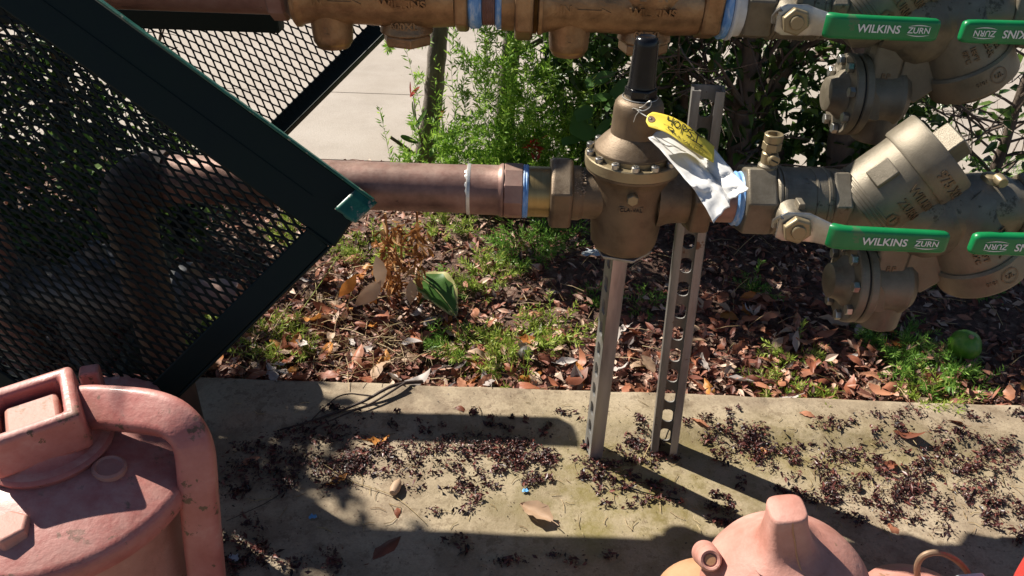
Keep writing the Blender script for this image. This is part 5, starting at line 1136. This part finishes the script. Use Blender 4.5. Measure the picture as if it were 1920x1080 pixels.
# single leaves on the concrete, each told apart
PADL = [(1005, 962, 'tan', 1.15, 2.55, 'curled tan leaf alone on the bare wet concrete below the left post'), (710, 826, 'orange', .8, .5, 'orange leaf in the debris below the pipe shadow'), (635, 900, 'orange', .6, .9, 'small orange brown leaf in the wet debris at left'), (470, 862, 'russet', .8, .6, 'narrow russet leaf beside the red arm'), (745, 958, 'russet', .55, 1.9, 'small crumpled red brown leaf on bare concrete'), (725, 1025, 'russet', 1.0, .9, 'dark flat leaf lying in the pipe shadow'), (1425, 842, 'orange', .5, 2.4, 'small orange leaf right of the right post'), (1672, 872, 'russet', .7, .7, 'dark red curled leaf on the right of the concrete'), (1675, 985, 'russet', .7, 2.0, 'brown leaf above the wire ring'), (1700, 824, 'russet', .8, 2.9, 'curled red brown leaf at the rear right of the concrete'), (1510, 785, 'russet', .6, 2.8, 'small red leaf just in front of the kerb edge'), (865, 775, 'russet', .55, 2.9, 'tiny red leaf on the rear strip of concrete'), (1790, 800, 'russet', .7, 2.7, 'brown leaf near the right end of the concrete strip'), (975, 830, 'russet', .7, .4, 'red leaf in the wet clump left of the left post'), (1310, 800, 'russet', .8, 2.5, 'rusty leaf at the foot of the right post')]
for px, py, m_, sc, rz, lab in PADL:
    p = G(px, py, .004); o = bpy.data.objects.new('dry_leaf', LV[m_][int(px) % 8]); COL.objects.link(o); o.location = (p.x, p.y, pad_z(p.x, p.y)+.0035*sc+.001); o.scale = (sc, sc, sc); o.rotation_euler = (random.gauss(0, .2), random.gauss(0, .1), rz); tag(o, lab, 'leaf')
# fragments of leaf mulch over the soil
def scrap(mb, p, s_, el=2.2, flat=.5):
    d = Vector((random.gauss(0, 1), random.gauss(0, 1), random.gauss(0, flat))).normalized(); n = rv(); n.z = abs(n.z)+.4
    sd = d.cross(n).normalized(); up = sd.cross(d); L = s_*el; c = random.uniform(-.5, .7)*L*.3
    a, b, e = p-d*L*.5, p+up*c, p+d*L*.5; w_ = s_*.5
    mb.add([a, b-sd*w_+up*w_*.6, b+sd*w_, e, b], [(0, 1, 4), (0, 4, 2), (1, 3, 4), (4, 3, 2)])
mb = MB()
for k in range(17000):
    y = KY+.004+(random.random()**1.6)*.79; x = random.uniform(-1.05, 1.15)*(.55+.45*y)
    z = bed_z(x, y); s_ = random.uniform(.003, .0085) if random.random() < .8 else random.uniform(.008, .014)
    scrap(mb, Vector((x, y, z+random.random()*.011)), s_)
for k in range(2600):
    y = KY+.008+(random.random()**1.5)*.5; x = random.uniform(-.95, 1.05)*(.55+.45*y); z = bed_z(x, y)
    L = random.uniform(.012, .026); d = Vector((random.gauss(0, 1), random.gauss(0, 1), random.gauss(.1, .35)))
    leaf_quadmesh(mb, Vector((x, y, z+.006+random.random()*.014)), d, rv()*.6+Vector((0, 0, 1)), L, L*random.uniform(.3, .5), random.uniform(-.5, .7), 4)
tag(mb.build('leaf_mulch', 'mulch', None, flat=True, fix=False), 'dark brown shredded leaf mulch covering the garden bed', 'mulch', kind='stuff')
mb = MB()
for k in range(900):
    y = KY+.01+random.random()*.6; x = random.uniform(-.9, 1.0)*(.55+.45*y)
    if random.random() < .5: x = -.28+random.gauss(0, .14); y = 1.05+random.gauss(0, .09)
    if y < KY+.01: continue
    p = Vector((x, y, bed_z(x, y)+.01+random.random()*.012)); d = Vector((random.gauss(0, 1), random.gauss(0, 1), random.gauss(.15, .35))).normalized(); L = random.uniform(.02, .06)
    mb.tube([p, p+d*L*.5+Vector((0, 0, .003)), p+d*L], .0006, 3, cap=False)
tag(mb.build('dry_straw', 'straw', None, flat=True, fix=False), 'thin dry straw stems scattered over the litter', 'straw', kind='stuff')
# wet debris on the concrete
random.seed(81)
BL = [(470, 880, 70, 40, 260), (560, 860, 70, 40, 300), (650, 862, 80, 40, 360), (740, 850, 70, 34, 320), (800, 838, 60, 22, 220), (720, 900, 80, 25, 160), (560, 905, 80, 30, 140), (880, 880, 45, 40, 220), (930, 845, 70, 26, 320), (985, 850, 50, 24, 260), (955, 875, 40, 30, 220), (990, 895, 30, 24, 120), (880, 915, 30, 22, 110), (860, 955, 50, 18, 60), (1120, 900, 34, 22, 180), (1140, 870, 50, 22, 220), (1190, 845, 46, 26, 240), (1200, 905, 60, 18, 120), (1240, 930, 60, 16, 120), (1170, 945, 40, 14, 60), (1180, 800, 50, 20, 90), (1330, 800, 40, 16, 90), (1360, 835, 60, 22, 200), (1420, 830, 60, 30, 260), (1460, 850, 40, 26, 150), (1350, 980, 30, 16, 60), (1320, 955, 40, 14, 50), (1560, 890, 60, 40, 260), (1590, 850, 50, 24, 120), (1500, 905, 50, 22, 90), (1640, 920, 60, 34, 180), (1580, 935, 40, 20, 90), (1700, 920, 50, 40, 200), (1760, 950, 60, 40, 230), (1680, 960, 50, 30, 150), (1760, 870, 60, 36, 180), (1840, 900, 60, 40, 240), (1890, 960, 50, 40, 200), (1880, 850, 60, 30, 160), (1820, 820, 60, 16, 90), (1690, 800, 80, 16, 60), (1560, 800, 60, 14, 50), (480, 1010, 60, 40, 220), (560, 1040, 60, 40, 160), (440, 1060, 30, 30, 120), (880, 1010, 50, 24, 60), (960, 1060, 60, 20, 60), (1080, 1050, 60, 24, 60), (640, 800, 90, 22, 120), (560, 815, 80, 16, 110), (1450, 1000, 30, 16, 20)]
for k in range(70): BL.append((random.uniform(1330, 1920), random.uniform(785, 1010), random.uniform(14, 34), random.uniform(6, 14), random.randint(16, 46)))
for k in range(36): BL.append((random.uniform(420, 1080), random.uniform(770, 930), random.uniform(14, 34), random.uniform(6, 12), random.randint(14, 40)))
BL += [(1118, 850, 26, 12, 90), (1250, 858, 28, 12, 90), (1230, 840, 20, 10, 50)]
mb = MB()
for cx, cy, sx, sy, n in BL:
    subs = [(random.gauss(0, .55), random.gauss(0, .55)) for _ in range(max(3, n//22))]
    for k in range(int(n*1.9)):
        ss = random.choice(subs); px = cx + sx*(ss[0]+random.gauss(0, .17)); py = cy + sy*(ss[1]+random.gauss(0, .19)); p = G(px, py, .003)
        if p.y > KY or abs(p.x) > 1.2: continue
        s_ = random.choice((.001, .0013, .0016, .0016, .002, .0024, .0042)); scrap(mb, Vector((p.x, p.y, pad_z(p.x, p.y)+random.random()*.006+.0012)), s_, random.uniform(1.2, 3.2), .4)
for k in range(1100):
    px, py = random.uniform(380, 1920), random.uniform(745, 1075); p = G(px, py)
    if p.y > KY: continue
    scrap(mb, Vector((p.x, p.y, pad_z(p.x, p.y)+.0012)), random.uniform(.0006, .0016), 2, .2)
tag(mb.build('wet_debris', 'debris', None, flat=True, fix=False), 'wet dark red leaf crumbs clumped on the concrete', 'debris', kind='stuff')
mb = MB()
for k in range(230):
    if random.random() < .55: px, py = random.uniform(1450, 1920), random.uniform(800, 1010)
    else: px, py = random.uniform(430, 1350), random.uniform(760, 1000)
    p = G(px, py); 
    if p.y > KY: continue
    p.z = pad_z(p.x, p.y)+.0015; a = random.random()*6.28; L = random.uniform(.006, .022); d = Vector((math.cos(a), math.sin(a), .06)); q = Vector((-d.y, d.x, 0))*L*random.uniform(-.2, .2)
    mb.tube([p, p+d*L*.5+q, p+d*L], .00045, 3, cap=False)
tag(mb.build('needle_litter', 'straw', None, flat=True, fix=False), 'pale dry needles strewn on the concrete', 'litter', kind='stuff')
# twigs and oddments
def twig(pix, r, label, z=.006, mat='twig', name='twig', cat='twig', ground=None):
    pts = []
    for i, p in enumerate(pix):
        g = G(p[0], p[1], 0); zz = pad_z(g.x, g.y) if g.y < KY else bed_z(g.x, g.y)
        pts.append(Vector((g.x, g.y, zz + (p[2] if len(p) > 2 else z))))
    cr = [lerp_poly(pts, k/24) for k in range(25)]; cr = [p+Vector((0, 0, .0008*mnoise.noise(p*90))) for p in cr]
    mb = MB(); mb.tube(cr, [r*(1-.55*k/24) for k in range(25)], 6); o = mb.build(name, mat, None, origin=tuple(pts[0])); return tag(o, label, cat)
twig([(792, 722, .022), (740, 745, .012), (680, 770, .006), (600, 795, .004), (525, 810, .004)], .0030, 'thick dark twig lying from the bed edge down onto the concrete')
twig([(760, 740, .012), (700, 772, .006), (650, 790, .004), (590, 806, .004)], .0020, 'thinner dark twig alongside the thick one')
twig([(700, 765, .012), (640, 762, .010), (580, 800, .005)], .0014, 'short crossing twig at the pipe shadow')
twig([(1340, 440, .04), (1420, 465, .06), (1500, 500, .05), (1560, 540, .02)], .0016, 'thin pale twig slanting below the lower ball valve')
twig([(1093, 830, .004), (1105, 855, .003), (1140, 890, .003), (1190, 920, .003), (1275, 940, .003)], .0016, 'black bent wire strip curving from the foot of the left post', mat='blackcap', name='wire_strip', cat='wire')
twig([(600, 870, .004), (660, 905, .003), (740, 935, .003), (800, 985, .003)], .0007, 'hair thin stem crossing the concrete in the middle', mat='straw')
twig([(560, 905, .004), (500, 945, .003), (425, 980, .003)], .0008, 'thin stem on the concrete beside the red arm')
twig([(1205, 870, .012), (1225, 830, .01), (1260, 800, .008)], .0008, 'pale stem leaning between the two posts', mat='straw')
twig([(550, 610, .02), (600, 560, .03), (645, 500, .04)], .0011, 'yellow grass stalk right of the cage bar', mat='weed', name='grass_stalk', cat='grass')
twig([(505, 640, .02), (560, 570, .03), (640, 520, .03)], .0009, 'pale grass stalk leaning along the cage bar', mat='straw', name='grass_stalk', cat='grass')
twig([(598, 590, .01), (592, 530, .04), (585, 470, .09)], .0009, 'upright dry stalk right of the cage bar', mat='straw', name='grass_stalk', cat='grass')
p = G(742, 915, .006); mb = MB(); mb.lathe([(-.013, 0), (-.011, .0045), (-.003, .0068), (.006, .006), (.012, .003), (.015, .001), (.018, 0)], 14, T(p.x, p.y, .0075) @ Matrix.Rotation(R(-12), 4, 'Z') @ Matrix.Rotation(R(-92), 4, 'X')); tag(mb.build('seed_pod', 'tan', None, origin=(p.x, p.y, 0)), 'small pale seed pod on the concrete', 'seed pod')
def scrap_piece(px, py, s_, mat, name, label, cat):
    p = G(px, py, .003); mb = MB(); rows = []
    for i in range(6):
        rows.append([Vector((p.x+(i-2.5)*s_*.3*(1+.2*math.sin(j)), p.y+(j-2.5)*s_*.2*(1+.3*math.sin(i*2)), pad_z(p.x, p.y)+.0025+.004*abs(mnoise.noise(Vector((i*.9, j*.9, px)))))) for j in range(6)])
    mb.grid(rows); tag(mb.build(name, mat, None, origin=(p.x, p.y, 0), fix=False, sharp=80, solid=.0004), label, cat)
scrap_piece(587, 968, .006, 'bluebit', 'blue_scrap', 'tiny blue plastic scrap on the concrete left of the middle', 'scrap')
scrap_piece(985, 920, .005, 'bluebit', 'blue_scrap', 'tiny blue plastic scrap left of the left post', 'scrap')
scrap_piece(438, 1045, .009, 'paletag', 'pale_scrap', 'pale grey scrap in the shadow beside the red arm', 'scrap')
scrap_piece(1108, 482, .022, 'paletag', 'foil_scrap', 'crumpled silvery scrap in the shade left of the regulator base', 'scrap')
p = G(985, 665, .008); mb = MB(); mb.lathe([(-.012, 0), (-.009, .009), (0, .013), (.009, .009), (.012, 0)], 18, T(p.x, p.y, .01)); tag(mb.build('round_pebble', 'stone', None, origin=(p.x, p.y, 0), sharp=80), 'rounded dark pebble among the pale weeds', 'pebble')
